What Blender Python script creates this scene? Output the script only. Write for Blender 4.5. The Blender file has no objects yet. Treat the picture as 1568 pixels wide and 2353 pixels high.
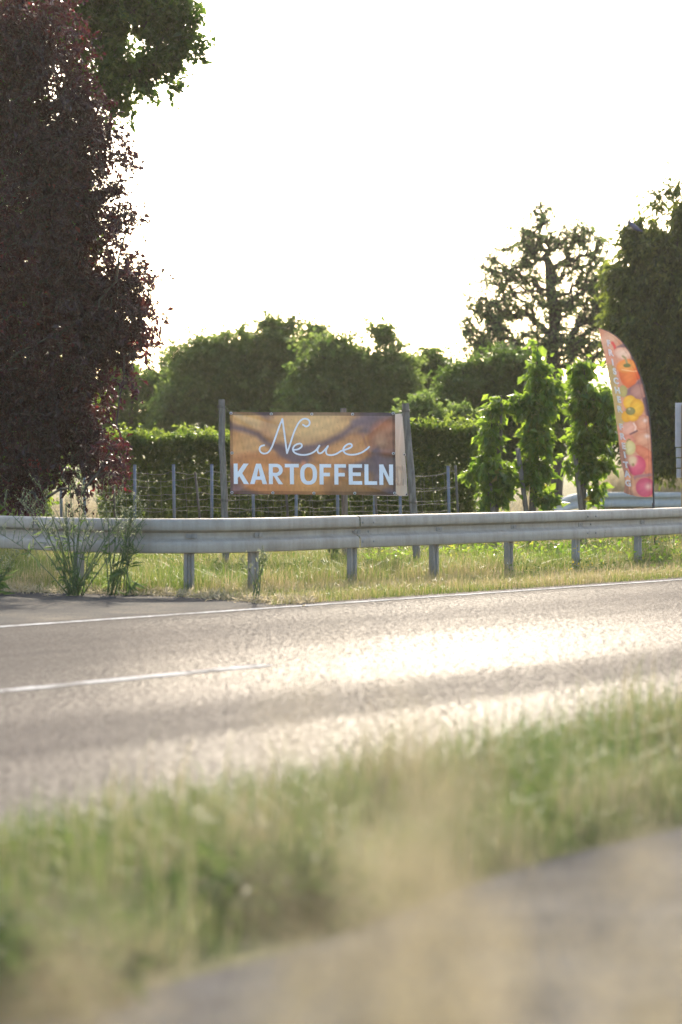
import bpy, bmesh, math, random
import numpy as np
from mathutils import Vector, noise as mnoise

random.seed(7)
RG = np.random.default_rng(7)
scene = bpy.context.scene
COL = scene.collection
R = math.radians

# ------------------------------------------------------------------ camera
F = 5556.0            # focal length in photo-view pixels (1568 x 2353 view)
CU, CV, HOR = 784.0, 1176.5, 1085.0
HC = 1.2              # camera height
TH = math.atan((CV - HOR) / F)
cam_d = bpy.data.cameras.new("camera")
cam = bpy.data.objects.new("camera", cam_d)
COL.objects.link(cam)
cam.location = (0, 0, HC)
cam.rotation_euler = (R(90) - TH, 0, 0)
cam_d.sensor_fit = 'VERTICAL'
cam_d.sensor_height = 36.0
cam_d.lens = 36.0 * F / 2353.0
cam_d.clip_start = 0.1
cam_d.clip_end = 6000
cam_d.dof.use_dof = True
cam_d.dof.focus_distance = 27.5
cam_d.dof.aperture_fstop = 1.9
scene.camera = cam
scene.render.resolution_x, scene.render.resolution_y = 682, 1024

# ------------------------------------------------------------------ light
SUN_EL, SUN_AZ = 26.0, 3.0      # degrees; azimuth to the right of the view direction
world = bpy.data.worlds.new("World")
scene.world = world
world.use_nodes = True
wn = world.node_tree
bg = wn.nodes['Background']
sky = wn.nodes.new('ShaderNodeTexSky')
sky.sky_type = 'NISHITA'
sky.sun_disc = False
sky.sun_elevation = R(SUN_EL)
sky.sun_rotation = R(SUN_AZ)
sky.air_density = 1.0
sky.dust_density = 2.6
sky.ozone_density = 1.0
wn.links.new(sky.outputs[0], bg.inputs[0])
bg.inputs[1].default_value = 0.15
sun_d = bpy.data.lights.new("sun", 'SUN')
sun_d.energy = 2.4
sun_d.angle = R(0.5)
sun_d.color = (1.0, 0.88, 0.70)
sun = bpy.data.objects.new("sun", sun_d)
COL.objects.link(sun)
_sd = Vector((math.sin(R(SUN_AZ)) * math.cos(R(SUN_EL)), math.cos(R(SUN_AZ)) * math.cos(R(SUN_EL)), math.sin(R(SUN_EL))))
sun.rotation_euler = _sd.to_track_quat('Z', 'Y').to_euler()
sun.location = (0, 0, 30)
scene.view_settings.view_transform = 'Standard'
scene.view_settings.look = 'None'
scene.view_settings.exposure = 1.65
scene.view_settings.gamma = 1.0
scene.render.engine = 'CYCLES'
cy = scene.cycles
cy.use_denoising = True
cy.max_bounces = 8
cy.diffuse_bounces = 3
cy.glossy_bounces = 2
cy.transmission_bounces = 4
cy.transparent_max_bounces = 6
cy.volume_bounces = 0
cy.caustics_reflective = False
cy.caustics_refractive = False
cy.use_adaptive_sampling = True
cy.adaptive_threshold = 0.02

# ------------------------------------------------------------------ helpers
def ray(u, v):
    a, b = (u - CU) / F, (CV - v) / F
    return np.array([a, math.cos(TH) + b * math.sin(TH), -math.sin(TH) + b * math.cos(TH)])

def at(u, v, Y):
    """world point seen at view pixel (u, v) on the plane y = Y"""
    d = ray(u, v)
    return np.array([0, 0, HC]) + d * (Y / d[1])

def gnd(u, v, z=0.0):
    d = ray(u, v)
    return np.array([0, 0, HC]) + d * ((z - HC) / d[2])

def tag(o, label=None, cat=None, group=None, kind=None):
    if label: o['label'] = label
    if cat: o['category'] = cat
    if group: o['group'] = group
    if kind: o['kind'] = kind
    return o

def link(name, me, mat=None, parent=None):
    o = bpy.data.objects.new(name, me)
    COL.objects.link(o)
    if mat is not None and me is not None: me.materials.append(mat)
    if parent is not None: o.parent = parent
    return o

def empty(name, loc=(0, 0, 0)):
    o = bpy.data.objects.new(name, None)
    COL.objects.link(o)
    o.location = [float(c) for c in loc]
    o.empty_display_size = 0.2
    return o

def npmesh(name, V, loops, totals, var=None, smooth=False, col=None):
    V = np.asarray(V, np.float32); loops = np.asarray(loops, np.int32).ravel(); totals = np.asarray(totals, np.int32)
    me = bpy.data.meshes.new(name)
    me.vertices.add(len(V)); me.vertices.foreach_set('co', V.ravel())
    me.loops.add(len(loops)); me.loops.foreach_set('vertex_index', loops)
    me.polygons.add(len(totals))
    st = np.concatenate([[0], np.cumsum(totals)[:-1]]).astype(np.int32)
    me.polygons.foreach_set('loop_start', st)
    me.polygons.foreach_set('loop_total', totals)
    me.polygons.foreach_set('use_smooth', np.full(len(totals), smooth, dtype=bool))
    if var is not None:
        a = me.attributes.new('v', 'FLOAT', 'POINT'); a.data.foreach_set('value', np.asarray(var, np.float32))
    if col is not None:
        a = me.attributes.new('print', 'FLOAT_COLOR', 'POINT')
        c = np.ones((len(V), 4), np.float32); c[:, :3] = col
        a.data.foreach_set('color', c.ravel())
    me.update(calc_edges=True)
    me.validate()
    return me

class MB:
    """collects shapes that belong to ONE mesh"""
    def __init__(s): s.V = []; s.L = []; s.T = []; s.n = 0
    def add(s, V, faces):
        V = np.asarray(V, float)
        for f in faces:
            s.L.extend([i + s.n for i in f]); s.T.append(len(f))
        s.V.append(V); s.n += len(V)
    def tube(s, pts, rad, n=6, caps=True, squash=1.0):
        P = np.asarray(pts, float); m = len(P)
        rad = np.full(m, rad) if np.isscalar(rad) else np.asarray(rad, float)
        T = np.gradient(P, axis=0); T /= np.linalg.norm(T, axis=1)[:, None] + 1e-12
        ref = np.array([0, 0, 1.0]) if abs(T[0][2]) < 0.9 else np.array([1.0, 0, 0])
        V = []
        for i in range(m):
            a = np.cross(T[i], ref); a /= np.linalg.norm(a) + 1e-12
            b = np.cross(a, T[i])
            for k in range(n):
                t = 2 * math.pi * k / n
                V.append(P[i] + rad[i] * (a * math.cos(t) + b * math.sin(t) * squash))
        fs = []
        for i in range(m - 1):
            for k in range(n):
                k2 = (k + 1) % n
                fs.append((i * n + k, i * n + k2, (i + 1) * n + k2, (i + 1) * n + k))
        if caps:
            fs.append(tuple(range(n))[::-1]); fs.append(tuple((m - 1) * n + k for k in range(n)))
        s.add(V, fs)
    def box(s, c, d, rz=0.0):
        c = np.asarray(c, float); h = np.asarray(d, float) / 2
        V = []
        for x in (-1, 1):
            for y in (-1, 1):
                for z in (-1, 1):
                    px, py = x * h[0], y * h[1]
                    V.append(c + [px * math.cos(rz) - py * math.sin(rz), px * math.sin(rz) + py * math.cos(rz), z * h[2]])
        s.add(V, [(0, 1, 3, 2), (4, 6, 7, 5), (0, 4, 5, 1), (2, 3, 7, 6), (0, 2, 6, 4), (1, 5, 7, 3)])
    def mesh(s, name, smooth=False):
        return npmesh(name, np.concatenate(s.V), s.L, s.T, smooth=smooth)
    def build(s, name, mat, parent=None, smooth=False, bevel=0, off=(0, 0, 0)):
        me = s.mesh(name, smooth)
        if parent is not None and any(off):
            me.transform(__import__('mathutils').Matrix.Translation([-float(c) for c in off]))
        o = link(name, me, mat, parent)
        if bevel:
            m = o.modifiers.new('bevel', 'BEVEL'); m.width = bevel; m.segments = 2; m.limit_method = 'ANGLE'
        return o

def wave(P, sc, seed, k=7):
    """cheap smooth 3-D noise about -1..1 on an array of points"""
    g = np.random.default_rng(seed); P = np.asarray(P)
    out = np.zeros(len(P))
    for i in range(k):
        d = g.normal(size=3); d /= np.linalg.norm(d)
        out += np.sin(P @ d * (2 * math.pi * (0.6 + 0.9 * g.random()) / sc) + g.random() * 6.28)
    return out / math.sqrt(k) * 0.9

# ------------------------------------------------------------------ materials
def newmat(name):
    m = bpy.data.materials.new(name); m.use_nodes = True
    nt = m.node_tree
    return m, nt, nt.nodes['Principled BSDF'], nt.nodes['Material Output']

def ramp(nt, stops, inp):
    r = nt.nodes.new('ShaderNodeValToRGB')
    e = r.color_ramp.elements
    while len(e) < len(stops): e.new(0.5)
    for i, (p, c) in enumerate(stops):
        e[i].position = p; e[i].color = (*c, 1)
    nt.links.new(inp, r.inputs[0])
    return r

def texnoise(nt, scale, detail=4, rough=0.55, vec=None, dist=0):
    n = nt.nodes.new('ShaderNodeTexNoise'); n.inputs['Scale'].default_value = scale
    n.inputs['Detail'].default_value = detail; n.inputs['Roughness'].default_value = rough
    n.inputs['Distortion'].default_value = dist
    if vec is not None: nt.links.new(vec, n.inputs['Vector'])
    return n

def objco(nt):
    return nt.nodes.new('ShaderNodeTexCoord').outputs['Object']

def bump(nt, h, strength, dist, bsdf):
    b = nt.nodes.new('ShaderNodeBump'); b.inputs['Strength'].default_value = strength
    b.inputs['Distance'].default_value = dist
    nt.links.new(h, b.inputs['Height']); nt.links.new(b.outputs[0], bsdf.inputs['Normal'])
    return b

def leafmat(name, stops, tstops, trans=0.4, rough=0.45, spec=0.4):
    m, nt, p, out = newmat(name)
    at_ = nt.nodes.new('ShaderNodeAttribute'); at_.attribute_name = 'v'
    r1 = ramp(nt, stops, at_.outputs['Fac']); r2 = ramp(nt, tstops, at_.outputs['Fac'])
    nt.links.new(r1.outputs[0], p.inputs['Base Color'])
    p.inputs['Roughness'].default_value = rough
    p.inputs['Specular IOR Level'].default_value = spec
    t = nt.nodes.new('ShaderNodeBsdfTranslucent'); nt.links.new(r2.outputs[0], t.inputs[0])
    mx = nt.nodes.new('ShaderNodeMixShader'); mx.inputs[0].default_value = trans
    nt.links.new(p.outputs[0], mx.inputs[1]); nt.links.new(t.outputs[0], mx.inputs[2])
    nt.links.new(mx.outputs[0], out.inputs[0])
    return m

G0 = leafmat('orchard_leaf', [(0, (.042, .076, .028)), (1, (.115, .155, .06))], [(0, (.12, .21, .035)), (1, (.33, .44, .09))], .5)
G1 = leafmat('dark_leaf', [(0, (.030, .060, .020)), (1, (.085, .13, .04))], [(0, (.09, .17, .02)), (1, (.27, .42, .06))], .46)
GA = leafmat('ash_leaf', [(0, (.022, .036, .014)), (.6, (.06, .08, .03)), (1, (.14, .17, .06))], [(0, (.06, .10, .012)), (.6, (.2, .26, .03)), (1, (.45, .52, .07))], .45)
GY = leafmat('young_leaf', [(0, (.050, .095, .025)), (.85, (.10, .16, .035)), (1, (.20, .14, .05))], [(0, (.17, .32, .025)), (.9, (.42, .58, .06)), (1, (.55, .45, .08))], .52, .32, .5)
GH = leafmat('hedge_leaf', [(0, (.035, .065, .015)), (1, (.085, .13, .03))], [(0, (.12, .22, .02)), (1, (.36, .46, .06))], .45)
GR = leafmat('plum_leaf', [(0, (.026, .011, .013)), (.9, (.058, .023, .024)), (1, (.12, .02, .02))], [(0, (.05, .009, .010)), (.88, (.13, .022, .02)), (1, (.50, .03, .03))], .34, .33, .5)
GO = leafmat('maple_leaf', [(0, (.022, .045, .012)), (1, (.06, .10, .022))], [(0, (.06, .13, .01)), (.8, (.14, .25, .02)), (1, (.35, .45, .04))], .42, .4)
GP = leafmat('pear_leaf', [(0, (.06, .095, .045)), (1, (.13, .18, .08))], [(0, (.14, .22, .06)), (1, (.32, .44, .12))], .5)
WDD = leafmat('herb_leaf', [(0, (.025, .05, .018)), (1, (.06, .10, .035))], [(0, (.05, .10, .02)), (1, (.12, .18, .04))], .35, .6, .1)
WD = leafmat('weed_leaf', [(0, (.035, .07, .025)), (1, (.09, .14, .05))], [(0, (.10, .19, .03)), (1, (.26, .36, .08))], .42, .6, .12)
GRS = leafmat('verge_grass', [(0, (.06, .11, .025)), (.45, (.13, .16, .05)), (.75, (.28, .24, .11)), (1, (.42, .33, .19))],
              [(0, (.14, .25, .03)), (.45, (.30, .34, .07)), (.75, (.45, .38, .16)), (1, (.52, .40, .22))], .42, .5, .35)
GNR = leafmat('near_verge_grass', [(0, (.045, .085, .025)), (.45, (.09, .125, .045)), (.68, (.22, .20, .11)), (1, (.32, .27, .17))],
              [(0, (.08, .16, .025)), (.45, (.17, .23, .06)), (.68, (.30, .27, .14)), (1, (.40, .33, .21))], .42, .5, .35)
STRAW = leafmat('straw', [(0, (.34, .28, .16)), (1, (.50, .41, .26))], [(0, (.40, .345, .22)), (1, (.52, .45, .32))], .45, .55, .3)

def barkmat(name, c1, c2, sc=14):
    m, nt, p, out = newmat(name)
    co = objco(nt); mp = nt.nodes.new('ShaderNodeMapping'); mp.inputs['Scale'].default_value = (1, 1, .18)
    nt.links.new(co, mp.inputs[0])
    n = texnoise(nt, sc, 6, .65, mp.outputs[0])
    r = ramp(nt, [(.3, c1), (.7, c2)], n.outputs[0]); nt.links.new(r.outputs[0], p.inputs['Base Color'])
    p.inputs['Roughness'].default_value = .9
    bump(nt, n.outputs[0], .6, .02, p)
    return m
BARK = barkmat('bark', (.035, .028, .022), (.10, .085, .065))
BARKG = barkmat('grey_bark', (.07, .06, .05), (.17, .15, .12))
WOOD = barkmat('weathered_wood', (.10, .085, .07), (.27, .235, .20), 30)
WOODN = barkmat('tan_wood', (.24, .16, .08), (.40, .28, .15), 25)

def metalmat(name, c1, c2, rough=.5, metallic=.75, sc=3.0):
    m, nt, p, out = newmat(name)
    co = objco(nt)
    n = texnoise(nt, sc, 6, .6, co); n2 = texnoise(nt, 45, 3, .6, co)
    mp = nt.nodes.new('ShaderNodeMapping'); mp.inputs['Scale'].default_value = (14, 14, .9); nt.links.new(co, mp.inputs[0])
    n3 = texnoise(nt, 1.0, 4, .6, mp.outputs[0])
    a = nt.nodes.new('ShaderNodeMath'); a.operation = 'ADD'; nt.links.new(n.outputs[0], a.inputs[0]); nt.links.new(n3.outputs[0], a.inputs[1])
    b = nt.nodes.new('ShaderNodeMath'); b.operation = 'MULTIPLY'; b.inputs[1].default_value = .5; nt.links.new(a.outputs[0], b.inputs[0])
    r = ramp(nt, [(.35, c1), (.62, c2)], b.outputs[0]); nt.links.new(r.outputs[0], p.inputs['Base Color'])
    p.inputs['Metallic'].default_value = metallic
    r2 = ramp(nt, [(.3, (rough - .1,) * 3), (.7, (rough + .15,) * 3)], n2.outputs[0])
    nt.links.new(r2.outputs[0], p.inputs['Roughness'])
    bump(nt, n2.outputs[0], .08, .004, p)
    return m
GALV = metalmat('galvanised_steel', (.30, .255, .205), (.41, .36, .30), .66, .25)
GALVB = metalmat('galvanised_steel_post', (.20, .185, .165), (.34, .32, .30), .6, .5)
BLUES = metalmat('grey_blue_steel', (.13, .15, .18), (.20, .23, .27), .6, .3)
WIRE = metalmat('wire', (.22, .20, .17), (.36, .33, .28), .5, .6)
def flat(name, c, rough=.6, metallic=0):
    m, nt, p, out = newmat(name)
    n = texnoise(nt, 18, 4, .6, objco(nt))
    r = ramp(nt, [(.3, tuple(x * .85 for x in c)), (.7, c)], n.outputs[0]); nt.links.new(r.outputs[0], p.inputs['Base Color'])
    p.inputs['Roughness'].default_value = rough; p.inputs['Metallic'].default_value = metallic
    return m
DARK = flat('dark_pole', (.03, .03, .035), .5)
WHITE = flat('grey_white_panel', (.50, .53, .56), .55)
BLM = leafmat('white_petal', [(0, (.6, .6, .52)), (1, (.8, .8, .75))], [(0, (.6, .6, .5)), (1, (.7, .7, .6))], .4)
YEL = leafmat('yellow_petal', [(0, (.55, .38, .03)), (1, (.75, .55, .06))], [(0, (.6, .45, .04)), (1, (.8, .6, .08))], .4)
TIE = flat('tie_wire', (.10, .09, .07), .7)

def roadmat():
    m, nt, p, out = newmat('asphalt')
    uv = nt.nodes.new('ShaderNodeUVMap'); uv.uv_map = 'UVMap'
    sep = nt.nodes.new('ShaderNodeSeparateXYZ'); nt.links.new(uv.outputs[0], sep.inputs[0])
    co = objco(nt)
    big = texnoise(nt, .9, 4, .55, co)
    mp = nt.nodes.new('ShaderNodeMapping'); mp.inputs['Scale'].default_value = (.10, 1.6, 1); nt.links.new(uv.outputs[0], mp.inputs[0])
    streak = texnoise(nt, 1.3, 4, .6, mp.outputs[0])
    fine = texnoise(nt, 60, 3, .7, co)
    mid = texnoise(nt, 34, 3, .7, co)
    v = nt.nodes.new('ShaderNodeTexVoronoi'); v.inputs['Scale'].default_value = 70; nt.links.new(co, v.inputs['Vector'])
    r = ramp(nt, [(.25, (.060, .052, .045)), (.5, (.110, .097, .085)), (.8, (.19, .17, .15))], fine.outputs[0])
    mx = nt.nodes.new('ShaderNodeMix'); mx.data_type = 'RGBA'; mx.blend_type = 'MULTIPLY'; mx.inputs[0].default_value = .7
    r3 = ramp(nt, [(.3, (.86, .85, .83)), (.7, (1.12, 1.10, 1.06))], streak.outputs[0])
    nt.links.new(r.outputs[0], mx.inputs[6]); nt.links.new(r3.outputs[0], mx.inputs[7])
    nt.links.new(mx.outputs[2], p.inputs['Base Color'])
    # polished wheel tracks: V coordinate (metres across) drives the roughness
    cr = nt.nodes.new('ShaderNodeMath'); cr.operation = 'MULTIPLY_ADD'; cr.inputs[1].default_value = .9; nt.links.new(streak.outputs[0], cr.inputs[0]); nt.links.new(sep.outputs[1], cr.inputs[2])
    dv = nt.nodes.new('ShaderNodeMath'); dv.operation = 'DIVIDE'; dv.inputs[1].default_value = 10.0; nt.links.new(cr.outputs[0], dv.inputs[0])
    def rr(*s): return ramp(nt, [(a / 10, (b, b, b)) for a, b in s], dv.outputs[0])
    tr = rr((0.7, .50), (1.5, .40), (2.2, .47), (3.1, .38), (4.2, .37), (5.1, .38), (6.2, .52), (7.0, .42), (8.6, .50))
    # bare, polished stone tops (glossy) among dull binder (rough)
    g_ = nt.nodes.new('ShaderNodeBsdfPrincipled'); nt.links.new(mx.outputs[2], g_.inputs['Base Color'])
    g_.inputs['Specular IOR Level'].default_value = .10; nt.links.new(tr.outputs[0], g_.inputs['Roughness'])
    p.inputs['Roughness'].default_value = .95; p.inputs['Specular IOR Level'].default_value = 0
    st1 = texnoise(nt, 78, 2, .8, co); st2 = texnoise(nt, 32, 2, .7, co)
    sa = nt.nodes.new('ShaderNodeMath'); sa.operation = 'MULTIPLY_ADD'; sa.inputs[1].default_value = .5
    nt.links.new(st2.outputs[0], sa.inputs[0])
    sb_ = nt.nodes.new('ShaderNodeMath'); sb_.operation = 'MULTIPLY'; sb_.inputs[1].default_value = .5; nt.links.new(st1.outputs[0], sb_.inputs[0]); nt.links.new(sb_.outputs[0], sa.inputs[2])
    mk = ramp(nt, [(.45, (.008,) * 3), (.51, (.045,) * 3), (.56, (.38,) * 3)], sa.outputs[0])
    wt = rr((0.5, .6), (1.0, .9), (2.0, .6), (3.2, .8), (4.6, 1.6), (5.5, 1.4), (5.9, .7), (6.6, .62), (7.1, 1.3), (8.6, 1.3))
    wm = nt.nodes.new('ShaderNodeMath'); wm.operation = 'MULTIPLY'; nt.links.new(mk.outputs[0], wm.inputs[0]); nt.links.new(wt.outputs[0], wm.inputs[1])
    ms = nt.nodes.new('ShaderNodeMixShader'); nt.links.new(wm.outputs[0], ms.inputs[0])
    nt.links.new(p.outputs[0], ms.inputs[1]); nt.links.new(g_.outputs[0], ms.inputs[2]); nt.links.new(ms.outputs[0], out.inputs[0])
    s1 = nt.nodes.new('ShaderNodeMath'); s1.operation = 'MULTIPLY_ADD'; s1.inputs[1].default_value = 1.5
    nt.links.new(mid.outputs[0], s1.inputs[0]); nt.links.new(v.outputs['Distance'], s1.inputs[2])
    bump(nt, s1.outputs[0], .2, .006, p)
    return m
ROAD = roadmat()

def mixground(name, stops, sc, bstr=.6, bd=.03, rough=.95, sc2=None):
    m, nt, p, out = newmat(name)
    co = objco(nt)
    n = texnoise(nt, sc, 8, .68, co); n2 = texnoise(nt, sc2 or sc * 9, 5, .7, co)
    a = nt.nodes.new('ShaderNodeMath'); a.operation = 'MULTIPLY_ADD'; a.inputs[1].default_value = .45
    nt.links.new(n2.outputs[0], a.inputs[0])
    b = nt.nodes.new('ShaderNodeMath'); b.operation = 'MULTIPLY'; b.inputs[1].default_value = .55; nt.links.new(n.outputs[0], b.inputs[0])
    nt.links.new(b.outputs[0], a.inputs[2])
    r = ramp(nt, stops, a.outputs[0]); nt.links.new(r.outputs[0], p.inputs['Base Color'])
    p.inputs['Roughness'].default_value = rough; p.inputs['Specular IOR Level'].default_value = .08
    bump(nt, n2.outputs[0], bstr, bd, p)
    return m
SOIL = mixground('verge_soil', [(.35, (.07, .075, .03)), (.5, (.12, .115, .05)), (.65, (.20, .17, .095))], 1.2)
APRON = mixground('worn_apron_asphalt', [(.42, (.038, .038, .040)), (.5, (.060, .056, .052)), (.58, (.12, .102, .08))], .7, .5, .01, .8, 40)  # worn asphalt; base colour also darkened for the plum tree's shade
PATHM = mixground('gravel_path', [(.35, (.22, .19, .15)), (.65, (.36, .31, .25))], 1.5)
FOOT = mixground('footpath_asphalt', [(.38, (.09, .083, .076)), (.5, (.135, .126, .115)), (.62, (.21, .195, .175))], 2.0, .4, .01, .8, 60)
FOOT.node_tree.nodes['Principled BSDF'].inputs['Specular IOR Level'].default_value = 0
APRON.node_tree.nodes['Principled BSDF'].inputs['Specular IOR Level'].default_value = .02
HILL = mixground('wooded_hill', [(.4, (.045, .075, .04)), (.6, (.09, .12, .06))], .01)
def paint():
    m, nt, p, out = newmat('worn_road_paint')
    n = texnoise(nt, 25, 5, .7, objco(nt))
    n2 = texnoise(nt, 3.5, 4, .7, objco(nt))
    ad = nt.nodes.new('ShaderNodeMath'); ad.operation = 'MULTIPLY_ADD'; ad.inputs[1].default_value = .5; nt.links.new(n2.outputs[0], ad.inputs[0])
    hf_ = nt.nodes.new('ShaderNodeMath'); hf_.operation = 'MULTIPLY'; hf_.inputs[1].default_value = .5; nt.links.new(n.outputs[0], hf_.inputs[0]); nt.links.new(hf_.outputs[0], ad.inputs[2])
    r = ramp(nt, [(.40, (.12, .11, .10)), (.50, (.34, .33, .31)), (.58, (.52, .51, .48))], ad.outputs[0]); nt.links.new(r.outputs[0], p.inputs['Base Color'])
    p.inputs['Roughness'].default_value = .9; p.inputs['Specular IOR Level'].default_value = .03
    bump(nt, n.outputs[0], .3, .004, p)
    return m
PAINT = paint()

# ------------------------------------------------------------------ ground, road, paths
def sheet(name, P, mat, z, kind='structure', uvs=None):
    """a strip given as rows of points: P[i] = list of (x, y)"""
    V = [(x, y, z) for row in P for (x, y) in row]
    n = len(P[0]); fs = []
    for i in range(len(P) - 1):
        for j in range(n - 1):
            fs.append((i * n + j, (i + 1) * n + j, (i + 1) * n + j + 1, i * n + j + 1))
    me = bpy.data.meshes.new(name); me.from_pydata(V, [], fs)
    if uvs is not None:
        ul = me.uv_layers.new(name='UVMap')
        for l in me.loops:
            i, j = divmod(l.vertex_index, n); ul.data[l.index].uv = uvs(i, j)
    me.update()
    if me.polygons[0].normal.z < 0: me.flip_normals()
    o = link(name, me, mat); tag(o, kind=kind)
    return o

me = bpy.data.meshes.new('ground')
g = 3000.0
me.from_pydata([(-g, -60, 0), (g, -60, 0), (g, g, 0), (-g, g, 0)], [], [(0, 1, 2, 3)])
tag(link('ground', me, SOIL), kind='structure')

T = np.array([.616, .788]); T /= np.linalg.norm(T)     # along the road
N = np.array([T[1], -T[0]])                            # across, towards the camera
E0 = np.array([0.0, 22.04])                            # on the far edge line
def rd(s, a): q = E0 + T * s + N * a; return (float(q[0]), float(q[1]))
S = np.arange(-60, 141, 2.0)
AC = [-.28, 0, 1, 2, 3, 4, 5, 6, 7, 7.9]
sheet('road', [[rd(s, a) for a in AC] for s in S], ROAD, .004, uvs=lambda i, j: (S[i], AC[j]))
sheet('edge_line', [[rd(s, a) for a in (-.06, .07)] for s in S], PAINT, .008)
c_end = 3.05
def dash(s0, s1):
    return sheet('centre_line', [[rd(s, a) for a in (3.94, 4.07)] for s in np.linspace(s0, s1, 6)], PAINT, .008)
# the dash in view ends near view pixel (625, 1531)
pe = gnd(625, 1531)[:2]; s_end = float((pe - E0) @ T)
for k in range(-3, 9):
    dash(s_end - 6 + 18 * k, s_end + 18 * k) if k else dash(s_end - 9, s_end)
# worn asphalt apron left of the photo, beyond the edge line
ap = [(625, 1388), (525, 1380), (400, 1371), (300, 1367), (200, 1365), (100, 1363), (0, 1361), (-120, 1360), (-400, 1358)]
apb = [tuple(gnd(u, v)[:2]) for u, v in ap]
apoly = [rd(float((np.array(apb[0]) - E0) @ T) + .6, -.2)] + apb + [rd(-30, -.2)]
me = bpy.data.meshes.new('apron'); me.from_pydata([(float(x), float(y), .0055) for x, y in apoly], [], [tuple(range(len(apoly)))])
me.update()
if me.polygons[0].normal.z < 0: me.flip_normals()
tag(link('apron', me, APRON), kind='structure')
# footpath by the camera
pf = [gnd(200, 2310)[:2], gnd(1568, 1900)[:2]]
pd = (pf[1] - pf[0]); pd /= np.linalg.norm(pd); pn = np.array([pd[1], -pd[0]])
def pp(s, a): q = pf[0] + pd * s + pn * a; return (float(q[0]), float(q[1]))
sheet('footpath', [[pp(s, a + .05 * math.sin(s * 2.1 + a)) for a in (0, 1.1, 2.1)] for s in np.arange(-20, 40, .35)], FOOT, .004)
# gravel track behind the lawn
sheet('field_track', [[(x, 37.2 + .02 * x), (x, 39.0 + .02 * x)] for x in np.arange(-60, 61, 4.0)], PATHM, .004)

# far wooded hills
hv = []; hf = []
hx = np.linspace(-900, 900, 61)
for i, x in enumerate(hx):
    h = 46 + 14 * math.sin(x * .006 + 1) + 9 * math.sin(x * .017) + 3 * math.sin(x * .07)
    for j, (dy, f) in enumerate(((0, 0), (60, .45), (150, .8), (260, 1), (500, .8), (800, 0))):
        hv.append((x, 1300 + dy, h * f - .5))
for i in range(60):
    for j in range(5):
        a = i * 6 + j; hf.append((a, a + 6, a + 7, a + 1))
me = bpy.data.meshes.new('hills'); me.from_pydata(hv, [], hf)
for p_ in me.polygons: p_.use_smooth = True
tag(link('hills', me, HILL), kind='structure')

# ------------------------------------------------------------------ leaves, grass, trees
def leaf_arrays(C, L, W, rng, droop=.3, face=None, fold=.25, sizevar=.35, dirs=None):
    n = len(C)
    d = rng.normal(size=(n, 3)); d[:, 2] -= droop * 2
    if dirs is not None: d += dirs * 1.1
    d /= np.linalg.norm(d, axis=1)[:, None]
    q = rng.normal(size=(n, 3))
    if face is not None: q += face
    s = np.cross(d, q); s /= np.linalg.norm(s, axis=1)[:, None] + 1e-9
    nn = np.cross(s, d)
    k = (1 + sizevar * rng.normal(size=n)).clip(.4, 1.8)[:, None]
    l, w = L * k, W * k
    V = np.empty((n, 4, 3))
    V[:, 0] = C
    V[:, 1] = C + d * l * .45 + s * w * .5 + nn * w * fold
    V[:, 2] = C + d * l + nn * l * -.12
    V[:, 3] = C + d * l * .45 - s * w * .5 + nn * w * fold
    return V

def leafmesh(name, C, L, W, rng, var=None, **kw):
    V = leaf_arrays(C, L, W, rng, **kw); n = len(C)
    b = np.arange(n)[:, None] * 4
    lo = (b + np.array([[0, 1, 2, 0, 2, 3]])).ravel()
    if var is None: var = rng.random(n)
    return npmesh(name, V.reshape(-1, 3), lo, np.full(2 * n, 3), var=np.repeat(var, 4))

def blademesh(name, P, H, W, rng, lean=.35, var=None, wind=(0.1, 0)):
    n = len(P)
    ang = rng.random(n) * 6.283; ld = np.stack([np.cos(ang), np.sin(ang), np.zeros(n)], 1)
    wa = ang + math.pi / 2 + rng.normal(size=n) * .6
    sd = np.stack([np.cos(wa), np.sin(wa), np.zeros(n)], 1)
    H = np.asarray(H)[:, None]; W = np.broadcast_to(W, (n,))[:, None]
    k = (np.abs(rng.normal(size=n)) * lean)[:, None]
    k = k.clip(0, 1.1)
    V = np.empty((n, 5, 3))
    up = np.array([0, 0, 1.0])
    m = P + up * H * .55 + ld * H * k * .25
    t = P + up * H * (1 - .28 * k) + ld * H * k * .8 + np.array([wind[0], wind[1], 0]) * H * .3
    V[:, 0] = P - sd * W * .5; V[:, 1] = P + sd * W * .5
    V[:, 2] = m + sd * W * .4; V[:, 3] = m - sd * W * .4; V[:, 4] = t
    b = np.arange(n)[:, None] * 5
    lo = (b + np.array([[0, 1, 2, 3, 3, 2, 4]])).ravel()
    tot = np.tile([4, 3], n)
    if var is None: var = rng.random(n)
    return npmesh(name, V.reshape(-1, 3), lo, tot, var=np.repeat(var, 5))

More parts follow.
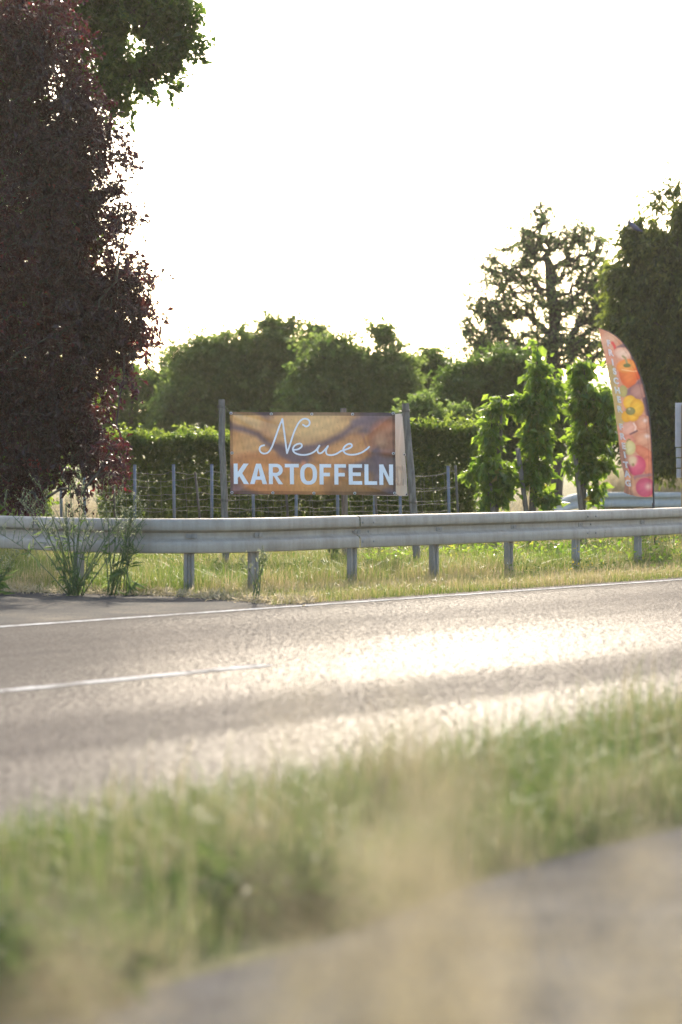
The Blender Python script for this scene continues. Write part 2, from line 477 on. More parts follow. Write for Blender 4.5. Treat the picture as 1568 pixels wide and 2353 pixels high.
def skeleton(base, top, tips, rng, r_tip=.006, trunk_r=.12, wob=.08, sides=6, trunk_nodes=10, pipe=.5, up_pen=.9):
    """trunk + limbs that reach every tip; returns an MB and the twig end segments"""
    base, top = np.asarray(base, float), np.asarray(top, float)
    t = np.linspace(0, 1, trunk_nodes)[:, None]
    tr = base + (top - base) * t
    hgt = np.linalg.norm(top - base)
    tr[1:, :2] += np.cumsum(rng.normal(size=(trunk_nodes - 1, 2)), 0) * wob * hgt * .12
    nodes = [p for p in tr]; parent = [-1] + list(range(trunk_nodes - 1)); chains = []
    order = np.argsort(np.min(np.linalg.norm(tips[:, None] - tr[None], axis=2), 1))
    lowest = tr[0][2] + .12 * (tr[-1][2] - tr[0][2])
    A = np.zeros((trunk_nodes + len(tips) * 3 + 5, 3)); A[:trunk_nodes] = tr; cnt = trunk_nodes
    for ti in order:
        p = tips[ti]
        D = A[:cnt] - p
        c = np.linalg.norm(D, axis=1) + up_pen * np.maximum(0, D[:, 2] + .15 * np.linalg.norm(D[:, :2], axis=1))
        c[:2] += 2.0
        j = int(np.argmin(c)); a = A[j].copy()
        L = np.linalg.norm(p - a)
        ids = [j]
        for k in (1 / 3, 2 / 3):
            q = a + (p - a) * k + rng.normal(size=3) * L * .07 + np.array([0, 0, 1]) * L * .10 * math.sin(k * math.pi)
            A[cnt] = q; parent.append(ids[-1]); ids.append(cnt); cnt += 1
        A[cnt] = p; parent.append(ids[-1]); ids.append(cnt); cnt += 1
        chains.append(ids)
    load = np.zeros(cnt)
    for i in range(cnt - 1, 0, -1):
        load[i] += .34
        load[parent[i]] += load[i]
    r = r_tip * (1 + load) ** pipe
    r *= min(1e9, trunk_r / r[1]) ** np.clip((load / max(load[1], 1e-6)) ** .35, 0, 1)
    mb = MB()
    fl = np.array([1.25] + [1.0] * (trunk_nodes - 1))
    mb.tube(tr, np.maximum(r[:trunk_nodes], r_tip) * fl, sides + 2)
    for ids in chains:
        P = A[ids]; rr = np.array([min(r[ids[1]] * 1.05, r[ids[0]])] + [r[i] for i in ids[1:]])
        rr[-1] = r_tip * .6
        mb.tube(P, rr, sides if rr[0] > .02 else 4, caps=False)
    return mb, A[:cnt], chains

def ell_points(ells, Y, n, rng, dfac=1.0, shell=.45, gap=None):
    """points in ellipsoids given in view pixels; (u, v, ru, rv[, depth offset])"""
    w = np.array([e[2] * e[3] for e in ells], float); w /= w.sum()
    pick = rng.choice(len(ells), size=n, p=w)
    d = rng.normal(size=(n, 3)); d /= np.linalg.norm(d, axis=1)[:, None]
    r = rng.random(n) ** shell
    P = np.empty((n, 3))
    for i, e in enumerate(ells):
        m = pick == i
        Yc = Y + (e[4] if len(e) > 4 else 0)
        c = at(e[0], e[1], Yc); s = F / Yc
        rad = np.array([e[2] / s, .5 * (e[2] + e[3]) / s * dfac, e[3] / s])
        P[m] = c + d[m] * r[m][:, None] * rad
    return P

def tree(name, label, cat, base, top, ells, Y, tips, lpt, L, W, mat, rng_seed, clump=.22, dfac=1.0, droop=.3, shell=.4,
         bark=BARK, trunk_r=.12, r_tip=.006, group=None, extra=None, gap=None, wob=.08, fill=0, along=0, sides=6, minz=.05, pipe=.5, flat_=.7, twig=None, twigs=False, jit=.22):
    rng = np.random.default_rng(rng_seed)
    P = ell_points(ells, Y, tips, rng, dfac, shell)
    if gap is not None: P = P[wave(P, gap[0], rng_seed + 5) > gap[1]]
    if extra is not None: P = np.concatenate([P, extra])
    P = P[P[:, 2] > minz + .1]
    t = empty(name, (base[0], base[1], 0)); tag(t, label, cat, group)
    off = np.array([base[0], base[1], 0.0])
    mb, A, ch = skeleton(base, top, P, rng, r_tip, trunk_r, wob, sides, pipe=pipe)
    mb.V = [v - off for v in mb.V]
    mb.build('trunk', bark, t, smooth=True)
    n = len(P)
    tl = clump * 1.9 if twig is None else twig
    # every limb end carries a spray of twigs, every twig a row of leaves
    idx = np.array([c[-1] for c in ch]); pre = np.array([c[-2] for c in ch])
    Pt = A[idx]; d0 = Pt - A[pre]; d0 /= np.linalg.norm(d0, axis=1)[:, None] + 1e-9
    nt_ = 4; per = max(2, lpt // nt_)
    dd = np.repeat(d0, nt_, 0) * .75 + rng.normal(size=(n * nt_, 3)) * .62; dd[:, 2] -= droop * .45
    dd /= np.linalg.norm(dd, axis=1)[:, None]
    ln = tl * (.45 + .9 * rng.random(n * nt_))
    st_ = np.repeat(Pt, nt_, 0) - dd * (ln * .25)[:, None]
    if twigs:
        tw = MB()
        for q in range(n * nt_):
            e = st_[q] + dd[q] * ln[q]; e[2] -= droop * .15 * ln[q]
            tw.tube(np.array([st_[q], (st_[q] + e) / 2, e]) - off, [r_tip * .7, r_tip * .5, r_tip * .25], 3, caps=False)
        tw.build('twigs', bark, t)
    k = rng.random((n * nt_, per)) ** .8
    C = st_[:, None] + dd[:, None] * (ln[:, None] * k)[:, :, None]
    C[:, :, 2] -= droop * .15 * ln[:, None] * k ** 2
    C = C.reshape(-1, 3) + rng.normal(size=(n * nt_ * per, 3)) * clump * jit
    DR = np.repeat(dd, per, 0)
    cv = np.repeat(rng.random(n), nt_ * per)
    if along:   # leaves along the last limb pieces
        Q = []
        for ids in ch:
            a, b = A[ids[1]], A[ids[3]]
            k = rng.random(along)[:, None]
            Q.append(a + (b - a) * k + rng.normal(size=(along, 3)) * clump * .3)
        C = np.concatenate([C] + Q); cv = np.concatenate([cv, rng.random(len(C) - len(cv))])
    if fill:
        Q = ell_points([(e[0], e[1], e[2] * .86, e[3] * .88) + tuple(e[4:]) for e in ells], Y, fill, rng, dfac, .33)
        if gap is not None: Q = Q[wave(Q, gap[0], rng_seed + 5) > gap[1] - .25]
        C = np.concatenate([C, Q]); cv = np.concatenate([cv, rng.random(len(Q)) * .6])
    DR = np.concatenate([DR, np.zeros((len(C) - len(DR), 3))])
    keep = C[:, 2] > minz
    C, cv, DR = C[keep], cv[keep], DR[keep]
    var = (.55 * cv + .45 * rng.random(len(C))).clip(0, 1)
    me = leafmesh('crown', C - off, L, W, rng, var=var, droop=droop, dirs=DR)
    link('crown', me, mat, t)
    return t

def gz(u, Y):   # x position of view column u at distance Y
    return (u - CU) / F * Y

# ---- orchard trees behind the hedge
OG = 'orchard trees behind the hedge'
def bx(u, Y): return (gz(u, Y), Y, 0)
tree('orchard_tree', 'dark green tree just right of the purple-leaved tree, behind the left hedge', 'tree', bx(300, 62), at(310, 880, 62),
     [(300, 925, 105, 100), (370, 930, 70, 90), (240, 960, 80, 100), (385, 845, 20, 35), (270, 870, 45, 35)], 62, 420, 52, .10, .06, G1, 11, .22, group=OG, dfac=.6, fill=8000, gap=(1.6, -.8), twig=.5, along=5)
tree('orchard_tree', 'broad rounded tree rising behind the left banner post', 'tree', bx(545, 60), at(560, 830, 60),
     [(470, 870, 100, 95), (560, 830, 120, 80), (655, 850, 110, 95), (600, 930, 170, 90), (430, 950, 90, 80), (460, 795, 12, 30), (640, 750, 50, 16), (670, 735, 10, 16), (725, 760, 22, 20)], 60, 900, 52, .10, .062, G0, 12, .2, group=OG, dfac=.6, fill=14000, gap=(1.5, -.8), twig=.5, along=5)
tree('orchard_tree', 'dense tree with twiggy top shoots behind the middle of the banner', 'tree', bx(820, 57), at(830, 850, 57),
     [(760, 850, 90, 80), (850, 845, 95, 80), (800, 930, 150, 90), (900, 880, 60, 80), (830, 775, 25, 20), (860, 765, 22, 18), (890, 770, 16, 20)], 57, 760, 52, .10, .062, G0, 13, .2, group=OG, dfac=.6, fill=11000, gap=(1.5, -.8), twig=.5, along=5)
tree('orchard_tree', 'smaller rounded dark tree between the banner and the tall pear tree', 'tree', bx(985, 60), at(985, 870, 60),
     [(965, 885, 70, 65), (1015, 890, 60, 60), (985, 960, 100, 70), (990, 822, 26, 28), (1045, 875, 40, 35), (1070, 900, 50, 40)], 60, 380, 52, .10, .062, G1, 14, .2, group=OG, dfac=.6, fill=7000, gap=(1.5, -.8), twig=.5, along=5)
tree('orchard_tree', 'broad leafy bush-like tree at the foot of the tall pear tree', 'tree', bx(1120, 52), at(1130, 920, 52),
     [(1100, 890, 70, 70), (1170, 880, 80, 90), (1060, 960, 80, 70), (1150, 990, 110, 80), (1000, 960, 60, 50), (1060, 890, 50, 50), (1250, 960, 80, 90)], 52, 600, 60, .09, .05, G1, 15, .22, group=OG, dfac=.6, fill=15000, gap=(1.7, -.95))
tree('orchard_tree', 'low green bush beyond the hedge, just right of the leaning banner post', 'bush', bx(985, 46), at(985, 960, 46),
     [(965, 950, 45, 35), (1010, 975, 60, 45), (940, 985, 40, 40), (1060, 970, 50, 40)], 46, 260, 45, .08, .05, G0, 16, .16, fill=3000)
# ---- tall pear
rng = np.random.default_rng(5)
ext = np.array([at(u, v, 58) for (u, v) in ((1243, 450), (1240, 475), (1247, 500), (1270, 500), (1215, 520), (1165, 540), (1108, 592), (1070, 692), (1068, 800), (1300, 520), (1330, 505), (1385, 560), (1398, 575), (1090, 650), (1130, 600), (1180, 520), (1075, 760), (1085, 840))])
tree('pear_tree', 'tall open pear tree with visible dark limbs and thin foliage against the sky', 'tree', bx(1285, 58), at(1272, 600, 58),
     [(1240, 560, 60, 60), (1330, 590, 70, 70), (1170, 640, 80, 60), (1270, 680, 120, 80), (1140, 740, 70, 70), (1220, 790, 130, 80), (1370, 700, 70, 70), (1330, 800, 90, 70), (1130, 830, 70, 60), (1390, 640, 40, 50), (1400, 780, 60, 70), (1250, 500, 26, 34), (1110, 700, 40, 40), (1375, 575, 36, 34), (1325, 545, 46, 30), (1180, 590, 60, 40), (1395, 690, 50, 60), (1105, 760, 50, 70)],
     58, 1700, 21, .070, .044, GP, 21, .13, dfac=.8, shell=.5, trunk_r=.15, r_tip=.013, extra=ext, gap=(.8, -.42), wob=.09, along=1, droop=.15, pipe=.50, twig=.34, twigs=True, jit=.45)
# ---- dark trees at the right edge
tree('ash_tree', 'large dark drooping tree filling the right edge behind the flag', 'tree', bx(1640, 47), at(1640, 500, 47),
     [(1540, 580, 75, 70), (1510, 640, 70, 80), (1570, 760, 120, 160), (1490, 760, 70, 100), (1540, 930, 110, 150), (1650, 700, 130, 230), (1640, 500, 80, 60), (1445, 640, 40, 35), (1462, 532, 14, 16), (1585, 480, 40, 35), (1570, 1010, 130, 70), (1470, 950, 50, 100), (1440, 720, 35, 60), (1480, 560, 30, 30)],
     47, 1900, 48, .13, .05, GA, 31, .20, droop=.8, dfac=.6, trunk_r=.3, fill=14000, gap=(1.3, -.95), r_tip=.006, shell=.42, twig=.5, extra=np.array([at(u, v, 47) for (u, v) in ((1560, 418), (1545, 440), (1512, 448), (1470, 505), (1461, 522), (1453, 524), (1440, 528), (1424, 598), (1418, 610), (1500, 470), (1530, 460), (1405, 640), (1420, 625), (1445, 585), (1480, 500), (1556, 432), (1515, 465))]))
# ---- purple plum tree at the left edge
ext = np.array([at(u, v, 30 + .3 * math.sin(u)) for (u, v) in ((300, 380), (305, 385), (290, 330), (308, 492), (303, 505), (270, 505), (350, 635), (340, 640), (352, 707), (340, 690), (345, 760), (330, 770), (300, 870), (285, 880), (325, 800), (270, 1010), (285, 1020), (262, 1030), (290, 1045), (245, 1050), (275, 1060), (255, 1085), (230, 1030), (60, 1150), (90, 1170), (170, 1120), (200, 1130), (185, 1150), (95, 1150), (280, 560), (290, 600))])
tree('purple_plum_tree', 'purple-leaved plum tree filling the left edge of the scene', 'tree', bx(-130, 31.5), at(-110, 120, 31.5),
     [(-60, 150, 170, 300), (90, 110, 110, 150), (120, 300, 130, 150), (190, 330, 95, 120), (60, 520, 180, 200), (180, 560, 95, 160), (235, 700, 115, 110), (100, 780, 180, 200), (265, 740, 85, 110), (40, 960, 170, 150), (180, 920, 90, 130), (-150, 700, 200, 420), (90, 1060, 110, 80), (195, 1020, 50, 70), (225, 1080, 60, 35), (20, 1120, 60, 50), (150, 430, 110, 100), (255, 790, 80, 60), (300, 640, 44, 30), (318, 705, 36, 24), (312, 765, 40, 26), (270, 505, 36, 34), (282, 365, 24, 16), (262, 430, 30, 20), (290, 590, 20, 16)],
     31.5, 3000, 32, .064, .036, GR, 41, .13, dfac=.8, droop=.45, trunk_r=.17, bark=BARK, extra=ext, r_tip=.004, shell=.42, gap=(1.3, -1.25), fill=16000, minz=.55, twig=.30, twigs=True, jit=.16)
# ---- green maple behind it
ext = np.array([at(u, v, 37) for (u, v) in ((455, 45), (450, 60), (460, 100), (455, 110), (440, 20), (450, 125), (390, 200), (400, 190), (395, 170), (410, 80), (380, 110), (350, 130), (300, 240), (340, 170), (445, 75), (430, 60), (375, 180), (425, 10), (415, 95))])
tree('maple_tree', 'green-leaved maple reaching out above the purple tree at the top left', 'tree', bx(-60, 37), at(-20, -200, 37),
     [(250, 0, 130, 120), (370, 30, 80, 60), (250, 150, 100, 90), (340, 120, 70, 50), (100, -60, 200, 160), (-50, 200, 160, 300), (405, 100, 40, 45), (310, 195, 50, 50), (100, 600, 120, 300), (60, 950, 120, 150), (270, 235, 40, 30)],
     37, 1900, 32, .10, .062, GO, 51, .15, dfac=.8, droop=.3, trunk_r=.26, extra=ext, r_tip=.005, gap=(.8, -.6), fill=5000, minz=.9, twig=.30, twigs=False, jit=.2)
tree('dogwood_shrub', 'yellow-green shrub showing through the lower branches of the purple tree', 'shrub', bx(60, 33), at(80, 900, 33),
     [(60, 1060, 110, 90), (200, 960, 40, 60), (120, 900, 80, 90), (20, 1130, 90, 60)], 33.4, 260, 26, .07, .035, GY, 56, .14, trunk_r=.04, minz=.5)

# ---- young columnar trees with stakes
YG = 'young staked trees behind the guardrail'
def young(label, u, Y, ells, vt, seed, tips, stake):
    t = tree('young_cherry_tree', label, 'tree', bx(u, Y), at(u + 8, vt, Y), ells, Y, int(tips * .88), 12, .12, .068, GY, seed, .07, dfac=.75, droop=.75, bark=BARKG, trunk_r=.055, r_tip=.004, group=YG, shell=.5, wob=.04, along=2, twig=.18, jit=.35)
    (u0, v0), (u1, v1) = stake
    a = at(u0, v0, Y - .1); b = at(u1, v1, Y - .05)
    b = a + (b - a) * (a[2] / max(a[2] - b[2], .01)); b[2] = -.02
    m = MB(); m.tube([a, (a + b) / 2, b], [.035, .037, .04], 8); o = m.build('tree_stake', WOOD, None, smooth=True)
    return o
YA, YB, YC = 36.5, 36.5, 36.8
o = young('shortest young tree, left of the three staked trees beside the flag', 1135, YA,
      [(1145, 930, 22, 28), (1130, 1000, 22, 50), (1125, 1070, 24, 50), (1137, 1130, 28, 30), (1160, 1090, 18, 30), (1085, 1087, 14, 8)], 910, 61, 170, ((1122, 1080), (1135, 1190)))
tag(o, 'grey wooden stake beside the trunk of the shortest young tree', 'stake', 'stakes of the young trees')
o = young('tallest young tree, in the middle of the three staked trees', 1218, YB,
      [(1237, 855, 22, 40), (1237, 925, 40, 45), (1198, 925, 16, 28), (1235, 1000, 28, 50), (1225, 1080, 20, 50), (1252, 1070, 16, 20), (1233, 800, 3, 14), (1252, 1145, 20, 16), (1272, 890, 12, 22)], 800, 62, 300, ((1190, 1030), (1212, 1190)))
tag(o, 'leaning grey wooden stake left of the tallest young tree', 'stake', 'stakes of the young trees')
o = young('bushy young tree right next to the flag, one of three staked trees', 1342, YC,
      [(1337, 850, 20, 32), (1342, 915, 34, 50), (1382, 930, 28, 48), (1350, 1000, 36, 42), (1390, 990, 24, 36), (1348, 1065, 22, 40), (1312, 1062, 14, 14), (1365, 1125, 18, 26), (1392, 1060, 14, 16)], 820, 63, 300, ((1322, 1045), (1338, 1190)))
tag(o, 'grey wooden stake touching the bushy young tree next to the flag', 'stake', 'stakes of the young trees')

# ---- hedges
def hedge(label, u0, u1, Y0, Y1, vtop0, vtop1, seed, n, spr, thick=1.0):
    rng = np.random.default_rng(seed)
    t = empty('hedge', (gz((u0 + u1) / 2, Y0), Y0, 0)); tag(t, label, 'hedge', 'clipped hedges behind the wire fences')
    off = np.array(t.location)
    x0, x1 = gz(u0, Y0), gz(u1, Y1)
    z0, z1 = at(u0, vtop0, Y0)[2], at(u1, vtop1, Y1)[2]
    k = rng.random(n); X = x0 + (x1 - x0) * k; Yc = Y0 + (Y1 - Y0) * k; Z = z0 + (z1 - z0) * k
    face = rng.random(n)
    P = np.empty((n, 3))
    h = rng.random(n)
    P[:, 0] = X; P[:, 2] = Z * h; P[:, 1] = Yc + thick * rng.random(n)
    fr = face < .5; P[fr, 1] = Yc[fr] + rng.random(fr.sum()) ** 2 * .3
    tp = face > .8; P[tp, 2] = Z[tp] - rng.random(tp.sum()) ** 2 * .2
    P += rng.normal(size=P.shape) * .035
    P[:, 1] += .09 * wave(P * [1, 0, 1], .9, seed); P[:, 2] += .05 * wave(P * [1, .3, 0], .8, seed + 1)
    # young shoots standing above the clipped top
    Q = []
    for i in range(spr):
        kk = rng.random(); b = np.array([x0 + (x1 - x0) * kk, Y0 + (Y1 - Y0) * kk + rng.random() * thick, z0 + (z1 - z0) * kk - .05])
        hh = .08 + .22 * rng.random() ** 2
        m = int(6 + hh * 70)
        Q.append(b + np.linspace(0, 1, m)[:, None] * np.array([rng.normal() * .06, rng.normal() * .05, hh]) + rng.normal(size=(m, 3)) * .025)
    Q = np.concatenate(Q)
    C = np.concatenate([P, Q]); var = np.concatenate([.75 * rng.random(len(P)), .6 + .4 * rng.random(len(Q))])
    C[:, 2] = np.maximum(C[:, 2], .06)
    link('foliage', leafmesh('foliage', C - off, .07, .045, rng, var=var, droop=.2), GH, t)
    m = MB()
    for i in range(int(abs(x1 - x0) / .35)):
        kk = (i + .5) / int(abs(x1 - x0) / .35); b = np.array([x0 + (x1 - x0) * kk, Y0 + (Y1 - Y0) * kk + thick * .5, 0]) - off
        for q in range(3):
            e = b + [rng.normal() * .2, rng.normal() * .15, (z0 + (z1 - z0) * kk) * (.75 + .2 * rng.random())]
            m.tube([b, (b + e) / 2 + rng.normal(size=3) * .04, e], [.02, .014, .006], 5)
    m.build('stem', BARK, t, smooth=True)
hedge('long clipped hedge left of and behind the banner', 228, 800, 40.3, 39.8, 1006, 1003, 71, 42000, 110)
hedge('lusher taller clipped hedge between the banner and the young trees', 806, 1100, 39.4, 38.8, 990, 980, 72, 24000, 110)
hedge('dark stretch of hedge behind the lower purple branches, at the left edge', -200, 115, 41, 41, 1030, 1040, 73, 16000, 20)

# ------------------------------------------------------------------ guardrails
PROF = [(.012, 0), (.05, -.002), (.068, -.012), (.077, -.03), (.080, -.075), (.080, -.112), (.074, -.120), (.036, -.130), (.024, -.140),
        (.022, -.172), (.026, -.196), (.040, -.208), (.068, -.222), (.078, -.236), (.080, -.27), (.080, -.322), (.074, -.335), (.05, -.341), (.03, -.342)]
PROF = np.array(PROF)
def arc(P):
    d = np.linalg.norm(np.diff(P[:, :2], axis=0), axis=1); return np.concatenate([[0], np.cumsum(d)])
def sample(P, s, A):
    return np.array([np.interp(s, A, P[:, i]) for i in range(3)])
def beam(P, s0, s1, A, step=.25, shift=0.0, out=-1):
    """W-beam between arc lengths s0..s1 of the path P (x, y, ztop); returns an MB. out: side facing the road"""
    m = MB(); n = max(2, int((s1 - s0) / step) + 1); rows = []
    for s in np.linspace(s0, s1, n):
        p = sample(P, s, A); q = sample(P, min(s + .15, A[-1]), A) - sample(P, max(s - .15, 0), A); q[2] = 0; q /= np.linalg.norm(q)
        nn = np.array([q[1], -q[0], 0])
        f = [p + nn * (a + shift) + [0, 0, b] for a, b in PROF]
        g_ = np.gradient(PROF, axis=0); g_ /= np.linalg.norm(g_, axis=1)[:, None]
        bk = [p + nn * (a + shift + gg[1] * .0045) + [0, 0, b - gg[0] * .0045] for (a, b), gg in zip(PROF, g_)]
        rows.append(f + bk[::-1])
    k = len(rows[0]); fs = []
    for i in range(n - 1):
        for j in range(k):
            j2 = (j + 1) % k; fs.append((i * k + j, i * k + j2, (i + 1) * k + j2, (i + 1) * k + j))
    fs.append(tuple(range(k))[::-1]); fs.append(tuple((n - 1) * k + j for j in range(k)))
    m.add(np.concatenate(rows), fs)
    return m
def frame_at(P, s, A):
    p = sample(P, s, A); q = sample(P, min(s + .15, A[-1]), A) - sample(P, max(s - .15, 0), A); q[2] = 0; q /= np.linalg.norm(q)
    return p, q, np.array([q[1], -q[0], 0])

def smoothpath(P, it=2):
    P = np.asarray(P, float)
    for _ in range(it):
        Q = [P[0]]
        for a, b in zip(P[:-1], P[1:]): Q += [a * .75 + b * .25, a * .25 + b * .75]
        Q.append(P[-1]); P = np.array(Q)
    return P

def railpt(u, v, zt):
    """path point whose top edge is seen at pixel (u, v)"""
    d = ray(u, v); k = (zt - HC) / d[2]; return [d[0] * k, d[1] * k, zt]
ZT = .745
raw = [railpt(u, v, ZT) for (u, v) in ((-10, 1184), (140, 1188.5), (282, 1191.3), (430, 1191.8), (565, 1190.6), (690, 1187.6), (813, 1184.3), (1070, 1178.6), (1333, 1172.6), (1568, 1165.6))]
dr = np.array(raw[-1]) - np.array(raw[-2]); dr /= np.linalg.norm(dr)
raw += [list(np.array(raw[-1]) + dr * k) for k in (8, 20, 50)]
a0 = np.array(raw[0]); left = [list(a0 + np.array([-1.4, 1.7, 0])), list(a0 + np.array([-2.3, 3.6, 0])), list(a0 + np.array([-2.9, 6.2, 0]))]
GPth = smoothpath(left[::-1] + raw, 2); GA = arc(GPth)
def s_of_u(P, A, u, lo=None):
    uu = CU + F * P[:, 0] / P[:, 1]
    best = None
    for i in range(len(P) - 1):
        if (uu[i] - u) * (uu[i + 1] - u) <= 0:
            k = (u - uu[i]) / (uu[i + 1] - uu[i] + 1e-9); best = A[i] + k * (A[i + 1] - A[i])
    return best
rail = empty('guardrail', (*GPth[len(GPth) // 2][:2], 0))
tag(rail, 'long galvanised guardrail with two waves along the far edge of the road', 'guardrail')
roff = tuple(rail.location)
sj = s_of_u(GPth, GA, 813); sj2 = s_of_u(GPth, GA, 1333); sp = sj2 - sj
js = [0] + [sj + sp * k for k in range(-3, 12) if 0.5 < sj + sp * k < GA[-1] - .5] + [GA[-1]]
secs = []
for i in range(len(js) - 1):
    m = beam(GPth, js[i] + .012, js[i + 1] - .002, GA, .25, shift=.006 * (i % 2))
    b = m.build('rail_beam', GALV, rail, smooth=True, off=roff)
    b.modifiers.new('edges', 'EDGE_SPLIT').split_angle = R(45)
    secs.append(b)
def boltdisc(m, p, nn, r=.014, h=.010):
    m.tube([p, p + nn * h * .6, p + nn * h], [r, r, r * .55], 8)
for i, s in enumerate(js[1:-1]):
    for ds, hz in ((.045, -.075), (.24, -.075), (.045, -.275), (.24, -.275), (-.05, -.172), (.22, -.172)):
        p, q, nn = frame_at(GPth, s + ds, GA); m = MB()
        pr = .080 if hz > -.1 or hz < -.25 else .022
        boltdisc(m, p + nn * (pr + .0035) + [0, 0, hz], nn)
        m.build('bolt', GALVB, secs[i + 1], smooth=False, off=roff)
def washer(sec, s):
    p, q, nn = frame_at(GPth, s, GA); m = MB()
    c = p + nn * .0335 + [0, 0, -.172]
    m.box(c, (.11, .007, .046), math.atan2(q[1], q[0]))
    w = m.build('washer_plate', GALVB, sec, bevel=.003, off=roff)
    m = MB(); boltdisc(m, c + nn * .0036, nn, .011, .008); m.build('bolt', GALVB, sec, off=roff)
us = [435, 586, 813, 1001, 1173, 1327, 1470]
ps = [s_of_u(GPth, GA, u) for u in us]
pa = [ps[0] - 1.34 * k for k in range(1, 8) if ps[0] - 1.34 * k > .3 and k != 2]
stp = (ps[5] - ps[2]) / 3
pa += ps + [ps[-1] + stp * k for k in range(1, 30) if ps[-1] + stp * k < GA[-1] - .3]
for s in pa:
    p, q, nn = frame_at(GPth, s, GA)
    # sigma-shaped post: outline extruded upward
    o2 = [(-.05, -.03), (-.05, .03), (-.022, .03), (-.012, .012), (.012, .012), (.022, .03), (.05, .03), (.05, -.03), (.043, -.03), (.043, .022), (.026, .022), (.016, .004), (-.016, .004), (-.026, .022), (-.043, .022), (-.043, -.03)]
    V = []
    for zz in (-.1, ZT - .09 if s in ps else ZT - .1):
        for (a, b) in o2: V.append(np.array([p[0], p[1], 0]) + q * a + nn * (b - .022) + [0, 0, zz])
    k = len(o2)
    fs = [(j, (j + 1) % k, k + (j + 1) % k, k + j) for j in range(k)] + [tuple(range(k))[::-1], tuple(range(k, 2 * k))]
    m = MB(); m.add(V, fs)
    m.build('post', GALVB, rail, off=roff)
    i = max(0, min(len(secs) - 1, int(np.searchsorted(js, s) - 1)))
    if abs(CU + F * p[0] / p[1] - 784) < 900: washer(secs[i], s + .02)

# second guardrail at the right, farther away
z2 = 56.0
P2 = smoothpath([list(at(1215, 1200, 52.2)), list(at(1268, 1153, 54.0)), list(at(1322, 1131.5, z2)), list(at(1450, 1131, z2)), [gz(1568, z2), z2, at(1568, 1131.5, z2)[2]], [gz(2300, z2), z2 + 1, .75]], 1)
P2[:, 2] = np.maximum(P2[:, 2], .05)
A2 = arc(P2)
rail2 = empty('guardrail', (*P2[3][:2], 0)); tag(rail2, 'distant guardrail with a sloping end, behind the flag and young trees', 'guardrail')
o2f = tuple(rail2.location)
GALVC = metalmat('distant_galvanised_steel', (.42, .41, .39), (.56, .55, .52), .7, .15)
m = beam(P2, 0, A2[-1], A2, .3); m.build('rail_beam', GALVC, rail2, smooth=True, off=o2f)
for s in np.arange(.6, A2[-1] - .2, 1.33):
    p, q, nn = frame_at(P2, s, A2); m = MB(); m.box((p[0], p[1] + .03, (p[2] - .1) / 2), (.1, .055, p[2] - .1 + .05)); 
    if p[2] > .2: m.build('post', GALVB, rail2, off=o2f)

# ------------------------------------------------------------------ prints
def s2l(c):
    c = np.asarray(c, float) / 255.0
    return np.where(c <= .04045, c / 12.92, ((c + .055) / 1.055) ** 2.4)
class Print:
    def __init__(s, X, Y, base): s.X, s.Y = X, Y; s.C = np.tile(np.array(base, float), (len(X), 1))
    def ell(s, cx, cy, rx, ry, ang=0, c=(0, 0, 0), edge=None, soft=.12, op=1.0):
        a = R(ang); dx, dy = s.X - cx, s.Y - cy
        x, y = (dx * math.cos(a) + dy * math.sin(a)) / rx, (-dx * math.sin(a) + dy * math.cos(a)) / ry
        r = np.sqrt(x * x + y * y)
        m = np.clip((1 - r) / soft, 0, 1)[:, None] * op
        c = np.array(c, float); e = c * .8 if edge is None else np.array(edge, float)
        k = np.clip(r, 0, 1)[:, None] ** 2.2
        s.C = s.C * (1 - m) + (c * (1 - k) + e * k) * m
    def line(s, pts, w, c, soft=.6, op=1.0):
        d = np.full(len(s.X), 1e9)
        for (x0, y0), (x1, y1) in zip(pts[:-1], pts[1:]):
            vx, vy = x1 - x0, y1 - y0
            t = np.clip(((s.X - x0) * vx + (s.Y - y0) * vy) / (vx * vx + vy * vy), 0, 1)
            d = np.minimum(d, np.hypot(s.X - x0 - t * vx, s.Y - y0 - t * vy))
        m = np.clip((w - d) / (w * soft), 0, 1)[:, None] * op
        s.C = s.C * (1 - m) + np.array(c, float) * m

def printmat(name, trans, rough):
    m, nt, p, out = newmat(name)
    a = nt.nodes.new('ShaderNodeAttribute'); a.attribute_name = 'print'
    nt.links.new(a.outputs['Color'], p.inputs['Base Color']); p.inputs['Roughness'].default_value = rough
    p.inputs['Specular IOR Level'].default_value = .35
    t = nt.nodes.new('ShaderNodeBsdfTranslucent'); nt.links.new(a.outputs['Color'], t.inputs[0])
    mx = nt.nodes.new('ShaderNodeMixShader'); mx.inputs[0].default_value = trans
    nt.links.new(p.outputs[0], mx.inputs[1]); nt.links.new(t.outputs[0], mx.inputs[2]); nt.links.new(mx.outputs[0], out.inputs[0])
    return m
BAN = printmat('printed_vinyl', .07, .42)
FLG = printmat('printed_flag_cloth', .25, .7)
def inkmat(name, c, trans):
    m, nt, p, out = newmat(name)
    n = texnoise(nt, 6, 3, .5, objco(nt)); r = ramp(nt, [(.3, tuple(x * .94 for x in c)), (.7, c)], n.outputs[0])
    nt.links.new(r.outputs[0], p.inputs['Base Color']); p.inputs['Roughness'].default_value = .5
    t = nt.nodes.new('ShaderNodeBsdfTranslucent'); nt.links.new(r.outputs[0], t.inputs[0])
    mx = nt.nodes.new('ShaderNodeMixShader'); mx.inputs[0].default_value = trans
    nt.links.new(p.outputs[0], mx.inputs[1]); nt.links.new(t.outputs[0], mx.inputs[2]); nt.links.new(mx.outputs[0], out.inputs[0])
    return m
INK = inkmat('white_ink', (.90, .90, .94), .05)
INKF = inkmat('white_flag_ink', (.95, .94, .92), .35)

